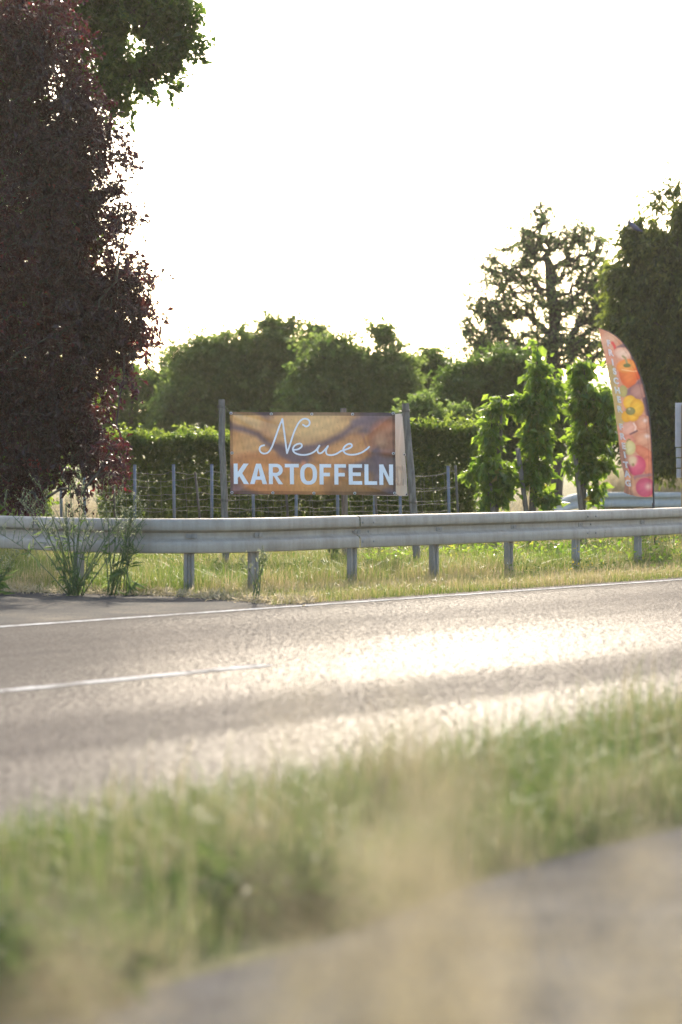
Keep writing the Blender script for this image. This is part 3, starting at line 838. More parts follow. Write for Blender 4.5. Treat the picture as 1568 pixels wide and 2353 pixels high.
# banner coordinates: the sheet is 2.06 m x 1.03 m; (X, Y) below run 160..1220, 187..718
BX0, BX1, BY0, BY1 = 160.0, 1220.0, 187.0, 718.0
YBN = 30.2
def banner_colors(X, Y, rngs=3):
    p = Print(X, Y, (118, 92, 88))
    p.ell(280, 420, 210, 190, 20, (205, 150, 92), (172, 108, 66), .2)
    p.ell(270, 235, 190, 70, 18, (208, 162, 104), (180, 125, 80), .3)
    p.ell(690, 265, 350, 165, -6, (212, 168, 108), (178, 122, 78), .22)
    p.ell(400, 590, 300, 150, 12, (200, 132, 74), (172, 104, 62), .22)
    p.ell(900, 430, 260, 110, -14, (200, 140, 84), (170, 108, 66), .25)
    p.ell(690, 620, 260, 130, 0, (208, 146, 80), (176, 112, 66), .25)
    p.ell(980, 650, 260, 95, -4, (178, 122, 70), (140, 95, 66), .3)
    p.ell(1170, 350, 140, 140, 20, (176, 116, 84), (146, 84, 64), .3)
    p.ell(1120, 370, 60, 80, 0, (186, 140, 106), None, .8, .7)
    D = (112, 88, 92)
    p.line([(165, 285), (250, 300), (340, 330), (400, 390), (470, 425), (560, 490), (640, 500)], 32, D, .9, .9)
    p.line([(470, 415), (620, 430), (760, 395), (880, 335), (960, 270), (1080, 225)], 36, D, .9, .9)
    p.line([(960, 250), (1080, 205)], 40, (120, 98, 104), .9, .9)
    p.line([(1090, 440), (1110, 520), (1100, 620)], 55, (122, 96, 100), .9, .85)
    p.line([(165, 560), (200, 640), (190, 700)], 45, (126, 84, 76), .9, .85)
    p.line([(1010, 330), (1040, 420), (1060, 470)], 14, (150, 96, 78), .9, .6)
    p.ell(630, 520, 26, 36, 0, (208, 130, 98), None, .7, .8)
    p.ell(650, 580, 50, 50, 0, (200, 120, 40), None, .8, .5)
    P3 = np.stack([X, Y, X * 0], 1)
    g_ = np.random.default_rng(rngs)
    p.C *= (1 + .05 * wave(P3, 90, 1) + .035 * wave(P3, 28, 2))[:, None]
    for _ in range(240):
        x, y = 160 + g_.random() * 1060, 187 + g_.random() * 531
        p.ell(x, y, 2 + 4 * g_.random(), 1.5 + 3 * g_.random(), 60 * g_.random(), (120, 72, 40), None, .9, .5)
    p.C = p.C * .84 + p.C.mean(1)[:, None] * .16
    # welded hems
    hem = np.minimum.reduce([X - BX0, BX1 - X, Y - BY0, BY1 - Y]) < 20
    p.C[hem] *= .80; p.C[(Y - BY0) < 22] *= np.array([.82, .82, .85])
    edge = np.minimum.reduce([np.abs(X - BX0 - 20), np.abs(BX1 - X - 20), np.abs(Y - BY0 - 21), np.abs(BY1 - Y - 20)])
    return s2l(p.C.clip(0, 255))
def bn_disp(X, Y):
    """out-of-plane shape of the banner, metres towards the camera"""
    u, v = (X - BX0) / (BX1 - BX0), (Y - BY0) / (BY1 - BY0)
    w = .02 * np.sin(math.pi * v) * np.sin(math.pi * u * 1.0)
    def ridge(x0, y0, x1, y1, wd, h):
        dx, dy = x1 - x0, y1 - y0; L = math.hypot(dx, dy)
        t = ((u - x0) * dx + (v - y0) * dy * .25) / (dx * dx + dy * dy * .25)
        d = np.abs((u - x0) * 2 * dy - (v - y0) * dx * 2) / (L * 2) 
        return h * np.exp(-(d / wd) ** 2) * np.clip(1 - t, 0, 1) * (t > -.2)
    w += ridge(0, 0, .42, .55, .028, .022) + ridge(0, 0, .5, .28, .022, -.014) + ridge(1, 0, .62, .62, .03, .018)
    w += ridge(0, 1, .4, .62, .03, .016) + ridge(1, 1, .6, .75, .025, .016) + ridge(0, 0, .2, .9, .03, .012) + ridge(1, .5, .7, .45, .03, .012)
    w += ridge(1, 1, .75, .3, .03, -.012)
    w += .004 * np.sin(u * 21 + v * 9) * np.sin(v * 3.1)
    return w
# corner points of the banner as seen
cTL, cTR, cBR, cBL = (528.5, 946.5), (908, 948), (910, 1138), (530, 1135.5)
def bn_point(X, Y, out=0.0):
    u, v = (X - BX0) / (BX1 - BX0), (Y - BY0) / (BY1 - BY0)
    a = [at(*c, YBN) for c in (cTL, cTR, cBR, cBL)]
    u_, v_ = u[:, None], v[:, None]
    P = a[0] * (1 - u_) * (1 - v_) + a[1] * u_ * (1 - v_) + a[2] * u_ * v_ + a[3] * (1 - u_) * v_
    P[:, 1] -= bn_disp(X, Y) + out
    return P
def gridmesh(name, nx, ny, X0, X1, Y0, Y1, pf_, cf, thick=None):
    xs, ys = np.meshgrid(np.linspace(X0, X1, nx), np.linspace(Y0, Y1, ny))
    X, Y = xs.ravel(), ys.ravel()
    P = pf_(X, Y); c = cf(X, Y)
    i = np.arange(nx * ny).reshape(ny, nx)
    q = np.stack([i[:-1, :-1], i[1:, :-1], i[1:, 1:], i[:-1, 1:]], -1).reshape(-1, 4)
    return npmesh(name, P, q.ravel(), np.full(len(q), 4), smooth=True, col=c)

def poly_to_faces(polys, cell):
    """2-D outlines (with holes) -> triangulated, cut into small cells; returns V (n,2), faces"""
    cu = bpy.data.curves.new('outline', 'CURVE'); cu.dimensions = '2D'; cu.fill_mode = 'FRONT'
    for pl in polys:
        s = cu.splines.new('POLY'); s.points.add(len(pl) - 1); s.use_cyclic_u = True
        for k, (x, y) in enumerate(pl): s.points[k].co = (x, -y, 0, 1)
    return curve_faces(cu, cell)
def curve_faces(cu, cell):
    ob = bpy.data.objects.new('outline', cu); COL.objects.link(ob)
    bpy.context.view_layer.update()
    dg = bpy.context.evaluated_depsgraph_get()
    me = bpy.data.meshes.new_from_object(ob.evaluated_get(dg))
    bm = bmesh.new(); bm.from_mesh(me)
    bpy.data.objects.remove(ob); bpy.data.meshes.remove(me); bpy.data.curves.remove(cu)
    xs = [v.co.x for v in bm.verts]; ys = [v.co.y for v in bm.verts]
    for ax, lo, hi in ((0, min(xs), max(xs)), (1, min(ys), max(ys))):
        c = math.ceil(lo / cell) * cell
        while c < hi:
            co = [0, 0, 0]; co[ax] = c; no = [0, 0, 0]; no[ax] = 1
            bmesh.ops.bisect_plane(bm, geom=bm.verts[:] + bm.edges[:] + bm.faces[:], plane_co=co, plane_no=no, dist=1e-4)
            c += cell
    bm.verts.ensure_lookup_table(); bm.verts.index_update()
    V = np.array([(v.co.x, -v.co.y) for v in bm.verts]); fs = [[v.index for v in f.verts] for f in bm.faces]
    bm.free()
    return V, fs
def rect(x0, y0, x1, y1): return [(x0, y0), (x1, y0), (x1, y1), (x0, y1)]
YT, YB_ = 520.0, 652.0; SW = 26.0
def capO(x0, x1, y0, y1, n=40, p=2.5):
    cx, cy, rx, ry = (x0 + x1) / 2, (y0 + y1) / 2, (x1 - x0) / 2, (y1 - y0) / 2
    return [(cx + rx * math.copysign(abs(math.cos(t)) ** (2 / p), math.cos(t)), cy + ry * math.copysign(abs(math.sin(t)) ** (2 / p), math.sin(t))) for t in np.linspace(0, 2 * math.pi, n, endpoint=False)]
def half(x0, x1, y0, y1, n=14):
    r = (y1 - y0) / 2; cx = x1 - r
    return [(x0, y0)] + [(cx + r * math.cos(t), (y0 + y1) / 2 + r * math.sin(t)) for t in np.linspace(-math.pi / 2, math.pi / 2, n)] + [(x0, y1)]
def L_K(x0, x1): return [[(x0, YT), (x0 + SW, YT), (x0 + SW, YT + 54), (x1 - 34, YT), (x1 - 1, YT), (x0 + 55, YT + 62), (x1, YB_), (x1 - 32, YB_), (x0 + 36, YT + 82), (x0 + SW, YT + 92), (x0 + SW, YB_), (x0, YB_)]]
def L_A(x0, x1):
    c = (x0 + x1) / 2
    return [[(x0, YB_), (c - 16, YT), (c + 16, YT), (x1, YB_), (x1 - 29, YB_), (x1 - 37, YB_ - 28), (x0 + 37, YB_ - 28), (x0 + 29, YB_)], [(c, YT + 28), (x0 + 45, YB_ - 50), (x1 - 45, YB_ - 50)]]
def L_R(x0, x1):
    return [[(x0, YT)] + half(x0 + 30, x1 - 2, YT, YT + 80)[1:-1] + [(x1 - 38, YT + 79), (x1, YB_), (x1 - 30, YB_), (x1 - 60, YT + 80), (x0 + SW, YT + 80), (x0 + SW, YB_), (x0, YB_)],
            half(x0 + SW, x1 - 26, YT + 22, YT + 58)]
def L_T(x0, x1):
    c = (x0 + x1) / 2; return [[(x0, YT), (x1, YT), (x1, YT + 23), (c + 13, YT + 23), (c + 13, YB_), (c - 13, YB_), (c - 13, YT + 23), (x0, YT + 23)]]
def L_O(x0, x1): return [capO(x0, x1, YT - 2, YB_ + 2), capO(x0 + 27, x1 - 27, YT + 21, YB_ - 21)]
def L_F(x0, x1): return [[(x0, YT), (x1, YT), (x1, YT + 23), (x0 + SW, YT + 23), (x0 + SW, YT + 56), (x1 - 8, YT + 56), (x1 - 8, YT + 79), (x0 + SW, YT + 79), (x0 + SW, YB_), (x0, YB_)]]
def L_E(x0, x1): return [[(x0, YT), (x1, YT), (x1, YT + 23), (x0 + SW, YT + 23), (x0 + SW, YT + 53), (x1 - 8, YT + 53), (x1 - 8, YT + 76), (x0 + SW, YT + 76), (x0 + SW, YB_ - 23), (x1, YB_ - 23), (x1, YB_), (x0, YB_)]]
def L_L(x0, x1): return [[(x0, YT), (x0 + SW, YT), (x0 + SW, YB_ - 23), (x1, YB_ - 23), (x1, YB_), (x0, YB_)]]
def L_N(x0, x1): return [[(x0, YT), (x0 + SW, YT), (x1 - SW, YB_ - 50), (x1 - SW, YT), (x1, YT), (x1, YB_), (x1 - SW, YB_), (x0 + SW, YT + 50), (x0 + SW, YB_), (x0, YB_)]]
WORD = [(L_K, 182, 279), (L_A, 286, 396), (L_R, 407, 499), (L_T, 510, 600), (L_O, 608, 716), (L_F, 732, 807), (L_F, 827, 902), (L_E, 919, 1005), (L_L, 1020, 1101), (L_N, 1115, 1204)]
def catmull(P, n=8):
    P = [np.array(p, float) for p in P]; P = [2 * P[0] - P[1]] + P + [2 * P[-1] - P[-2]]; out = []
    for i in range(1, len(P) - 2):
        for k in range(n):
            t = k / n; p0, p1, p2, p3 = P[i - 1:i + 3]
            out.append(.5 * ((2 * p1) + (-p0 + p2) * t + (2 * p0 - 5 * p1 + 4 * p2 - p3) * t * t + (-p0 + 3 * p1 - 3 * p2 + p3) * t ** 3))
    out.append(P[-2]); return np.array(out)
SCRIPT = [
    [(379, 401), (358, 408), (349, 425), (356, 445), (378, 455), (405, 446), (428, 412), (450, 355), (475, 285), (497, 231)],
    [(497, 231), (506, 300), (516, 380), (525, 452)],
    [(525, 452), (545, 395), (570, 320), (600, 258), (628, 232), (655, 231), (671, 246), (668, 268), (650, 279), (629, 268)],
    [(566, 430), (595, 426), (618, 410), (618, 393), (600, 390), (575, 402), (563, 424), (572, 446), (600, 459), (640, 462), (680, 452), (710, 432), (733, 402)],
    [(733, 402), (721, 428), (727, 449), (745, 449), (768, 428), (788, 404)],
    [(788, 404), (776, 432), (780, 456), (805, 463), (840, 455), (872, 436), (905, 425), (935, 412), (941, 396), (925, 389), (900, 402), (886, 424), (896, 448), (925, 459), (965, 457), (1005, 444), (1035, 424), (1052, 408)],
]
def lettering(name, pf_, parent, mat, off, subset=None, script=True, out=.004):
    V = []; L = []; T_ = []; n = 0
    for k, (fn, x0, x1) in enumerate(WORD):
        if subset is not None and k not in subset: continue
        v, fs = poly_to_faces(fn(x0, x1), 18)
        P = pf_(v[:, 0], v[:, 1], out) - off
        for f in fs: L += [i + n for i in f]; T_.append(len(f))
        V.append(P); n += len(P)
    if script:
        for si, st in enumerate(SCRIPT):
            c = catmull(st); t = np.gradient(c, axis=0); t /= np.linalg.norm(t, axis=1)[:, None] + 1e-9
            nn = np.stack([-t[:, 1], t[:, 0]], 1) * 5.6
            e = np.concatenate([c + nn, c - nn])
            k = len(c); o_ = out + .0012 * si + np.tile(np.linspace(0, .0008, k), 2)
            P = pf_(e[:, 0], e[:, 1], 0.0); P[:, 1] -= o_
            P -= off
            for i in range(k - 1):
                L += [n + i, n + i + 1, n + k + i + 1, n + k + i]; T_.append(4)
            V.append(P); n += len(P)
            for ce in (c[0], c[-1]):     # round ends
                a = np.linspace(0, 2 * math.pi, 14, endpoint=False); e = np.stack([ce[0] + 5.6 * np.cos(a), ce[1] + 5.6 * np.sin(a)], 1)
                P = pf_(e[:, 0], e[:, 1], 0.0); P[:, 1] -= out + .0012 * si + .0011; P -= off
                L += [n + i for i in range(14)]; T_.append(14); V.append(P); n += 14
    me = npmesh(name, np.concatenate(V), L, T_)
    return link(name, me, mat, parent)

bc = at(718, 1042, YBN)
ban = empty('banner', bc); tag(ban, 'printed potato banner reading Neue Kartoffeln, tied between wooden posts', 'banner')
off = bc
link('canvas', gridmesh('canvas', 266, 134, BX0, BX1, BY0, BY1, lambda X, Y: bn_point(X, Y) - off, banner_colors), BAN, ban)
lettering('lettering', bn_point, ban, INK, off)
RING = flat('steel_eyelet', (.62, .62, .62), .35, .8)
def eyelets(pf_, pts, parent, off, flip=1):
    for (x, y) in pts:
        m = MB(); a = np.linspace(0, 2 * math.pi, 15)
        c = pf_(np.array([x]), np.array([y]), .004)[0] - off
        m.tube([c + [.014 * math.cos(t), -.003 * flip, .014 * math.sin(t)] for t in a], .0055, 6, caps=False)
        m.build('eyelet', RING, parent, smooth=True)
        m = MB(); m.tube([c + [0, .002, 0], c + [0, -.0015 * flip, 0]], .009, 10); m.build('eyelet_hole', DARK, parent)
EY = [(168, 196), (426, 199), (686, 199), (948, 199), (1208, 193), (172, 452), (1207, 450), (170, 708), (432, 708), (695, 708), (957, 707), (1213, 705)]
eyelets(bn_point, EY, ban, off)

# wooden posts
def wpost(name, label, ptop, pbase, r, seed):
    rng = np.random.default_rng(seed); a, b = np.array(pbase, float), np.array(ptop, float)
    m = MB(); k = np.linspace(0, 1, 12)[:, None]; P = a + (b - a) * k + rng.normal(size=(12, 3)) * [.004, .004, 0]
    m.tube(P, r * (1.06 - .1 * k[:, 0] + rng.normal(size=12) * .015), 14)
    m.V = [v - a for v in m.V]
    me = m.mesh(name, True); o = link(name, me, WOOD); o.location = a.tolist()
    o.modifiers.new('edges', 'EDGE_SPLIT').split_angle = R(50)
    tag(o, label, 'post', 'wooden posts holding the banners')
    return o
def leanpost(u0, v0, u1, Yt, r, name, label, seed):
    t = at(u0, v0, Yt); b = np.array([gz(u1, Yt), Yt, -.05]); return wpost(name, label, t, b, r, seed), t, b
pl, plt, plb = leanpost(508, 918, 521.5, YBN - .02, .042, 'wooden_post', 'straight weathered wooden post at the left end of the banner', 1)
pm, pmt, pmb = leanpost(789, 938, 795, 32.2, .042, 'wooden_post', 'wooden post mostly hidden behind the banner, its top showing above it', 2)
pr_, prt, prb = leanpost(931.5, 927, 962, YBN + .05, .047, 'wooden_post', 'leaning weathered wooden post at the right end of the banners', 3)
# tie wires belong to the banner
def tie(a, b, parent, off, sag=.01):
    m = MB(); a, b = np.array(a), np.array(b); k = np.linspace(0, 1, 7)[:, None]
    P = a + (b - a) * k; P[:, 2] -= sag * np.sin(k[:, 0] * math.pi); m.tube(P - off, .0032, 5)
    return m.build('tie_wire', TIE, parent, smooth=True)
def loop(c, ax, r, parent, off):
    m = MB()
    for dz in (0, .012, -.01):
        a = np.linspace(0, 2 * math.pi, 18)
        m.tube([np.array(c) + [r * math.cos(t), r * math.sin(t), dz + .006 * math.sin(t * 2)] for t in a] - np.array(off), .003, 5, caps=False)
    return m.build('tie_wire', TIE, parent, smooth=True)
E = lambda x, y: bn_point(np.array([float(x)]), np.array([float(y)]), .006)[0]
def onpost(t, b, z): k = (z - b[2]) / (t[2] - b[2]); return b + (t - b) * k
q = onpost(plt, plb, at(508, 935, YBN)[2]); tie(E(168, 196), q + [.043, -.02, 0], ban, off); loop(q, 0, .046, ban, off)
q = onpost(plt, plb, at(515, 1150, YBN)[2]); tie(E(170, 708), q + [.043, -.02, 0], ban, off); loop(q, 0, .046, ban, off)
q = onpost(prt, prb, at(932, 944, YBN)[2]); tie(E(1208, 193), q + [-.02, -.046, 0], ban, off); loop(q, 0, .052, ban, off)
q = onpost(prt, prb, at(950, 1155, YBN)[2]); tie(E(1213, 705), q + [-.02, -.046, 0], ban, off); loop(q, 0, .052, ban, off)

# second banner, seen from its back: from the leaning post to the hidden post
qa_t, qa_b = at(937, 952, YBN + .10), at(939.5, 1138, YBN + .10)   # near end: top and bottom seen at the right
dvec = np.array([gz(800, 32.2), 32.1, 0]) - np.array([qa_t[0], qa_t[1], 0]); dvec *= 1.96 / np.linalg.norm(dvec)
ta, tb = at(934.5, 950.5, YBN + .1), at(938, 1140, YBN + .1)
ta = at(930, 950, YBN + .1); tb = at(936.5, 1140, YBN + .1)
def bn2(X, Y, out=0.0):
    u, v = ((X - BX0) / (BX1 - BX0))[:, None], ((Y - BY0) / (BY1 - BY0))[:, None]
    P = ta * (1 - v) + tb * v + dvec * u
    nn = np.array([-dvec[1], dvec[0], 0]) / 1.96
    if nn[1] > 0: nn = -nn
    P += nn * (out + .012 * np.sin(u * 9 + v * 4) * np.sin(v * 3.1) + .018 * np.exp(-((u - v * .16) / .02) ** 2))
    return P
b2 = empty('banner', ta); tag(b2, 'second banner seen from its pale back, beside the leaning wooden post', 'banner')
BK = inkmat('pale_banner_back', (.50, .48, .46), .16)
BKL = inkmat('show_through_letter', (.72, .70, .68), .25)
def white_cols(X, Y): return np.tile([.6, .57, .53], (len(X), 1))
link('canvas', gridmesh('canvas', 60, 30, BX0, BX1, BY0, BY1, lambda X, Y: bn2(X, Y) - ta, white_cols), BK, b2)
lettering('lettering', bn2, b2, BKL, ta, script=False, out=.004)
eyelets(bn2, [(168, 452), (168, 196), (168, 708)], b2, ta)
qe = bn2(np.array([168.]), np.array([700.]), .004)[0]; q = onpost(prt, prb, qe[2] - .05); tie(qe, q + [0, -.045, 0], b2, ta)
qe = bn2(np.array([168.]), np.array([196.]), .004)[0]; q = onpost(prt, prb, qe[2] + .03); tie(qe, q + [0, -.045, 0], b2, ta)

# ------------------------------------------------------------------ feather flag
YF = 35.0
fx = lambda X: (2130 + X / 3.138) / 1.5944
fy = lambda Y: (1150 + Y / 3.138) / 1.5944
LE = np.array([(160, 203), (190, 206), (340, 238), (480, 272), (700, 310), (860, 345), (1000, 368), (1150, 390), (1300, 412), (1420, 430), (1520, 438), (1620, 445), (1700, 455), (1820, 488), (1950, 500), (2000, 494), (2055, 488)], float)
RE = np.array([(160, 204), (172, 235), (210, 330), (260, 410), (320, 470), (390, 524), (460, 570), (560, 620), (640, 650), (740, 690), (840, 720), (960, 748), (1080, 770), (1200, 786), (1350, 797), (1500, 806), (1700, 817), (1850, 825), (2000, 829), (2105, 831)], float)
def fl_xy(u, v):
    yl = 160 + v * (2055 - 160); yr = 160 + v * (2105 - 160)
    xl = np.interp(yl, LE[:, 0], LE[:, 1]); xr = np.interp(yr, RE[:, 0], RE[:, 1])
    X = xl + (xr - xl) * u; Y = yl + (yr - yl) * u + 22 * np.sin(math.pi * u) * v ** 6
    return X, Y
def fl_disp(X, Y):
    w = .03 * np.sin((Y - 1.6 * X) / 160.0) + .018 * np.sin(Y / 75. + X / 60.) * np.clip((Y - 900) / 900, 0, 1)
    e = np.interp(Y, LE[:, 0], LE[:, 1])
    w += .05 * np.exp(-((X - e - 60) / 22.) ** 2) * np.clip((Y - 1200) / 500, 0, 1)
    w += .012 * np.sin(X / 14.) * np.clip((700 - Y) / 500, 0, 1)
    return w
def fl_world(X, Y, out=0.0):
    P = np.array([at(fx(x), fy(y), YF) for x, y in zip(X, Y)]); P[:, 1] -= fl_disp(X, Y) + out
    return P
def flag_colors(X, Y):
    p = Print(X, Y, (212, 142, 114))
    p.ell(330, 300, 120, 160, 20, (214, 165, 138), (205, 140, 115), .3)
    p.line([(360, 330), (385, 370), (400, 420)], 22, (222, 70, 70), .7)
    p.line([(430, 395), (520, 350), (540, 380)], 34, (128, 96, 104), .5)
    p.ell(480, 455, 115, 75, 15, (228, 192, 172), (205, 140, 120), .15)
    p.ell(620, 520, 50, 90, -20, (130, 98, 108), None, .3)
    p.line([(330, 640), (350, 800), (380, 950), (410, 1100), (440, 1230)], 70, (180, 154, 100), .3)
    p.ell(640, 660, 50, 110, -10, (232, 92, 52), (205, 70, 40), .2)
    p.ell(540, 690, 110, 175, -10, (240, 122, 56), (222, 92, 46), .12)
    p.ell(520, 600, 125, 85, -10, (244, 158, 70), (232, 120, 52), .15)
    p.line([(470, 640), (600, 660), (640, 655)], 9, (246, 190, 130), .8)
    p.line([(480, 485), (510, 505), (525, 550), (535, 590)], 14, (150, 142, 98), .4)
    p.ell(530, 592, 50, 26, 0, (118, 124, 72), None, .3)
    p.line([(700, 760), (640, 830), (560, 880), (530, 930)], 38, (138, 98, 108), .5)
    p.ell(650, 895, 92, 95, 0, (186, 132, 120), (160, 104, 100), .12)
    p.ell(480, 890, 55, 75, 0, (190, 170, 100), (150, 150, 80), .2)
    p.line([(735, 980), (760, 1080), (770, 1150)], 34, (98, 72, 90), .5)
    p.ell(700, 1250, 88, 95, 0, (226, 158, 124), (200, 118, 90), .1)
    p.ell(735, 1225, 40, 40, 0, (240, 212, 202), None, .9, .9)
    p.ell(545, 1320, 90, 85, 0, (228, 168, 150), (208, 140, 120), .12)
    p.line([(600, 1260), (625, 1300), (615, 1350)], 14, (236, 192, 178), .5)
    p.line([(560, 1385), (620, 1355), (640, 1345)], 13, (120, 80, 92), .5)
    p.ell(520, 1180, 60, 70, 0, (240, 176, 46), (224, 150, 36), .12)
    p.ell(590, 1180, 75, 60, 0, (246, 184, 46), (228, 150, 36), .12)
    p.ell(560, 1020, 85, 90, 0, (250, 196, 56), (232, 158, 40), .12)
    p.ell(640, 1080, 88, 110, 0, (248, 188, 50), (228, 152, 38), .12)
    p.ell(565, 1118, 60, 50, 0, (150, 142, 84), (110, 112, 60), .2)
    p.ell(550, 1095, 22, 18, 0, (206, 190, 130), None, .5)
    p.ell(715, 1435, 108, 88, 0, (228, 162, 128), (208, 128, 98), .1)
    p.ell(755, 1405, 45, 40, 0, (242, 218, 208), None, .9, .9)
    p.ell(730, 1600, 150, 62, 35, (228, 130, 98), (204, 104, 80), .15)
    p.ell(775, 1760, 60, 140, -8, (228, 132, 100), (200, 100, 80), .15)
    p.ell(540, 1480, 90, 100, 0, (226, 150, 130), (206, 120, 104), .15)
    p.ell(560, 1540, 72, 88, 0, (218, 210, 150), (196, 180, 110), .12)
    p.line([(525, 1470), (545, 1440), (565, 1445)], 8, (120, 124, 70), .5)
    p.ell(640, 1745, 112, 125, 0, (226, 96, 128), (205, 62, 100), .12)
    p.ell(590, 1690, 75, 90, 20, (228, 206, 158), (222, 150, 130), .5, .95)
    p.ell(600, 1735, 18, 24, 0, (160, 140, 80), None, .6)
    p.line([(600, 1900), (640, 1870), (720, 1860), (800, 1850)], 24, (170, 118, 120), .6)
    p.ell(740, 1995, 118, 118, 0, (218, 92, 122), (196, 66, 100), .12)
    p.ell(775, 1985, 60, 60, 0, (234, 190, 172), None, .9, .9)
    p.line([(450, 1400), (470, 1600), (500, 1800), (540, 2050)], 48, (214, 144, 114), .25)
    p.ell(570, 1950, 56, 130, -12, (232, 172, 132), (214, 142, 108), .12)
    p.C *= .97
    P3 = np.stack([X, Y, X * 0], 1)
    p.C *= (1 + .03 * wave(P3, 60, 21))[:, None]
    e = np.interp(Y, RE[:, 0], RE[:, 1])
    p.C[(e - X) < 9] *= .72                       # pole sleeve seam
    p.C[np.abs(e - X - 42) < 4] *= .88
    p.C = (p.C * .80 + p.C.mean(1)[:, None] * .20) * .90
    return s2l(p.C.clip(0, 255))
fb = at(fx(832), fy(2105), YF); fbase = np.array([fb[0] + .02, YF, 0])
flag = empty('feather_flag', fbase); tag(flag, 'tall feather flag printed with peppers, onions and apples, reading Frischer Freitag', 'flag')
nu, nv = 46, 240
uu, vv = np.meshgrid(np.linspace(0, 1, nu), np.linspace(0, 1, nv)); FX, FY = fl_xy(uu.ravel(), vv.ravel())
i = np.arange(nu * nv).reshape(nv, nu); q = np.stack([i[:-1, :-1], i[1:, :-1], i[1:, 1:], i[:-1, 1:]], -1).reshape(-1, 4)
link('flag_cloth', npmesh('flag_cloth', fl_world(FX, FY) - fbase, q.ravel(), np.full(len(q), 4), smooth=True, col=flag_colors(FX, FY)), FLG, flag)
# letters
LT = [('F', 315, 335), ('R', 338, 445), ('I', 360, 555), ('S', 382, 660), ('C', 398, 770), ('H', 412, 880), ('E', 430, 985), ('R', 438, 1095), ('F', 458, 1300), ('R', 472, 1408), ('E', 488, 1518), ('I', 500, 1620), ('T', 512, 1735), ('A', 524, 1840), ('G', 535, 1945)]
V = []; L = []; T_ = []; n = 0
for ch, cx, cyy in LT:
    cu = bpy.data.curves.new('letter', 'FONT'); cu.body = ch; cu.size = 98; cu.offset = 5.2; cu.align_x = 'CENTER'; cu.resolution_u = 4
    v, fs = curve_faces(cu, 16)
    v[:, 1] -= (v[:, 1].min() + v[:, 1].max()) / 2; v[:, 0] *= .86
    a = R(11); x = v[:, 0] * math.cos(a) - v[:, 1] * math.sin(a) * .9; y = v[:, 0] * math.sin(a) * .7 + v[:, 1]
    x = v[:, 0] + v[:, 1] * .17; y = v[:, 1] + v[:, 0] * .10
    P = fl_world(x + cx, y + cyy, .013) - fbase
    for f in fs: L += [i_ + n for i_ in f]; T_.append(len(f))
    V.append(P); n += len(P)
link('lettering', npmesh('lettering', np.concatenate(V), L, T_), INKF, flag)
pts = [fbase + [0, 0, -.05], fbase + [0, 0, .25]]
for k in range(len(RE) - 1, -1, -1):
    pts.append(at(fx(RE[k, 1] + 3), fy(RE[k, 0]), YF) + [0, .012, 0])
P = np.array(pts) - fbase
m = MB(); m.tube(P, np.interp(np.arange(len(P)), [0, 3, len(P)], [.014, .012, .004]), 8); m.build('pole', DARK, flag, smooth=True)
m = MB(); c = at(fx(829), fy(2170), YF) - fbase; m.tube([c, c + [0, 0, -.12]], .02, 10); m.build('ground_spike', DARK, flag, smooth=True)

# ------------------------------------------------------------------ sign at the right edge
YS = 36.0
sx0 = gz(1552.3, YS)
sgn = empty('sign_board', (gz(1575, YS), YS, 0)); tag(sgn, 'pale grey sign board with stacked panels on a wooden post, cut by the right edge', 'sign')
so = np.array(sgn.location)
m = MB(); zt, zb = at(1565, 928, YS)[2], -.1
m.box(np.array([gz(1574, YS), YS - .05, (zt + zb) / 2]) - so, (.11, .09, zt - zb)); m.build('post', WOODN, sgn, bevel=.006)
m = MB(); m.box(np.array([gz(1574, YS) + 1.2, YS - .05, (zt + zb) / 2]) - so, (.11, .09, zt - zb)); m.build('post', WOODN, sgn, bevel=.006)
for (v0, v1, du) in ((925.6, 1026.8, 0), (1029.2, 1050.5, .8), (1053.3, 1074.4, 1.2), (1077.2, 1098, 1.6)):
    z0, z1 = at(1560, v1, YS)[2], at(1560, v0, YS)[2]; x0 = gz(1552.3 + du + (v0 - 925) * .012, YS)
    m = MB(); m.box(np.array([x0 + .72, YS + .03, (z0 + z1) / 2]) - so, (1.44, .03, z1 - z0)); m.build('panel', WHITE, sgn, bevel=.004)

# ------------------------------------------------------------------ wire fences
def fence(label, posts, Y, vt, seed, mat, rows, thin):
    rng = np.random.default_rng(seed)
    t = empty('wire_fence', (gz(500, Y), Y, 0)); tag(t, label, 'fence')
    o_ = np.array(t.location); tops = []
    for (u, v, lean) in posts:
        a = at(u, v, Y); b = np.array([a[0] + lean, Y + .02, -.05]); tops.append((a, b))
        m = MB(); m.tube([b - o_, (a + b) / 2 - o_, a - o_], .022 if not thin else .017, 8); m.build('post', mat, t, smooth=True)
        if not thin:
            m = MB(); m.tube([a - o_ - [0, 0, .01], a - o_ + [0, 0, .004]], .025, 8); m.build('post_cap', mat, t)
    m = MB(); mv = MB()
    for (a, b), (c, d) in zip(tops[:-1], tops[1:]):
        span = np.linalg.norm(c - a); sg = min(.16, .03 + .02 * span)
        curves = []
        for h in rows:
            p = b + (a - b) * h; q_ = d + (c - d) * h; n_ = 14; k = np.linspace(0, 1, n_)[:, None]
            P = p + (q_ - p) * k; P[:, 2] -= sg * (.6 + .5 * h) * 4 * (k * (1 - k))[:, 0] * (1.2 if h == rows[0] else .8) + 0
            P += rng.normal(size=P.shape) * .006
            m.tube(P - o_, .0024, 4, caps=False); curves.append(P)
        for i_ in range(1, max(2, int(span / .16))):
            k = i_ / max(2, int(span / .16))
            pts = [np.array([np.interp(k, np.linspace(0, 1, 14), c_[:, ax]) for ax in range(3)]) for c_ in curves]
            m.tube(np.array(pts) - o_, .0012, 4, caps=False)
    m.build('wire_mesh', WIRE, t, smooth=True)
rowsA = [.93, .78, .64, .52, .41, .31, .22, .13]
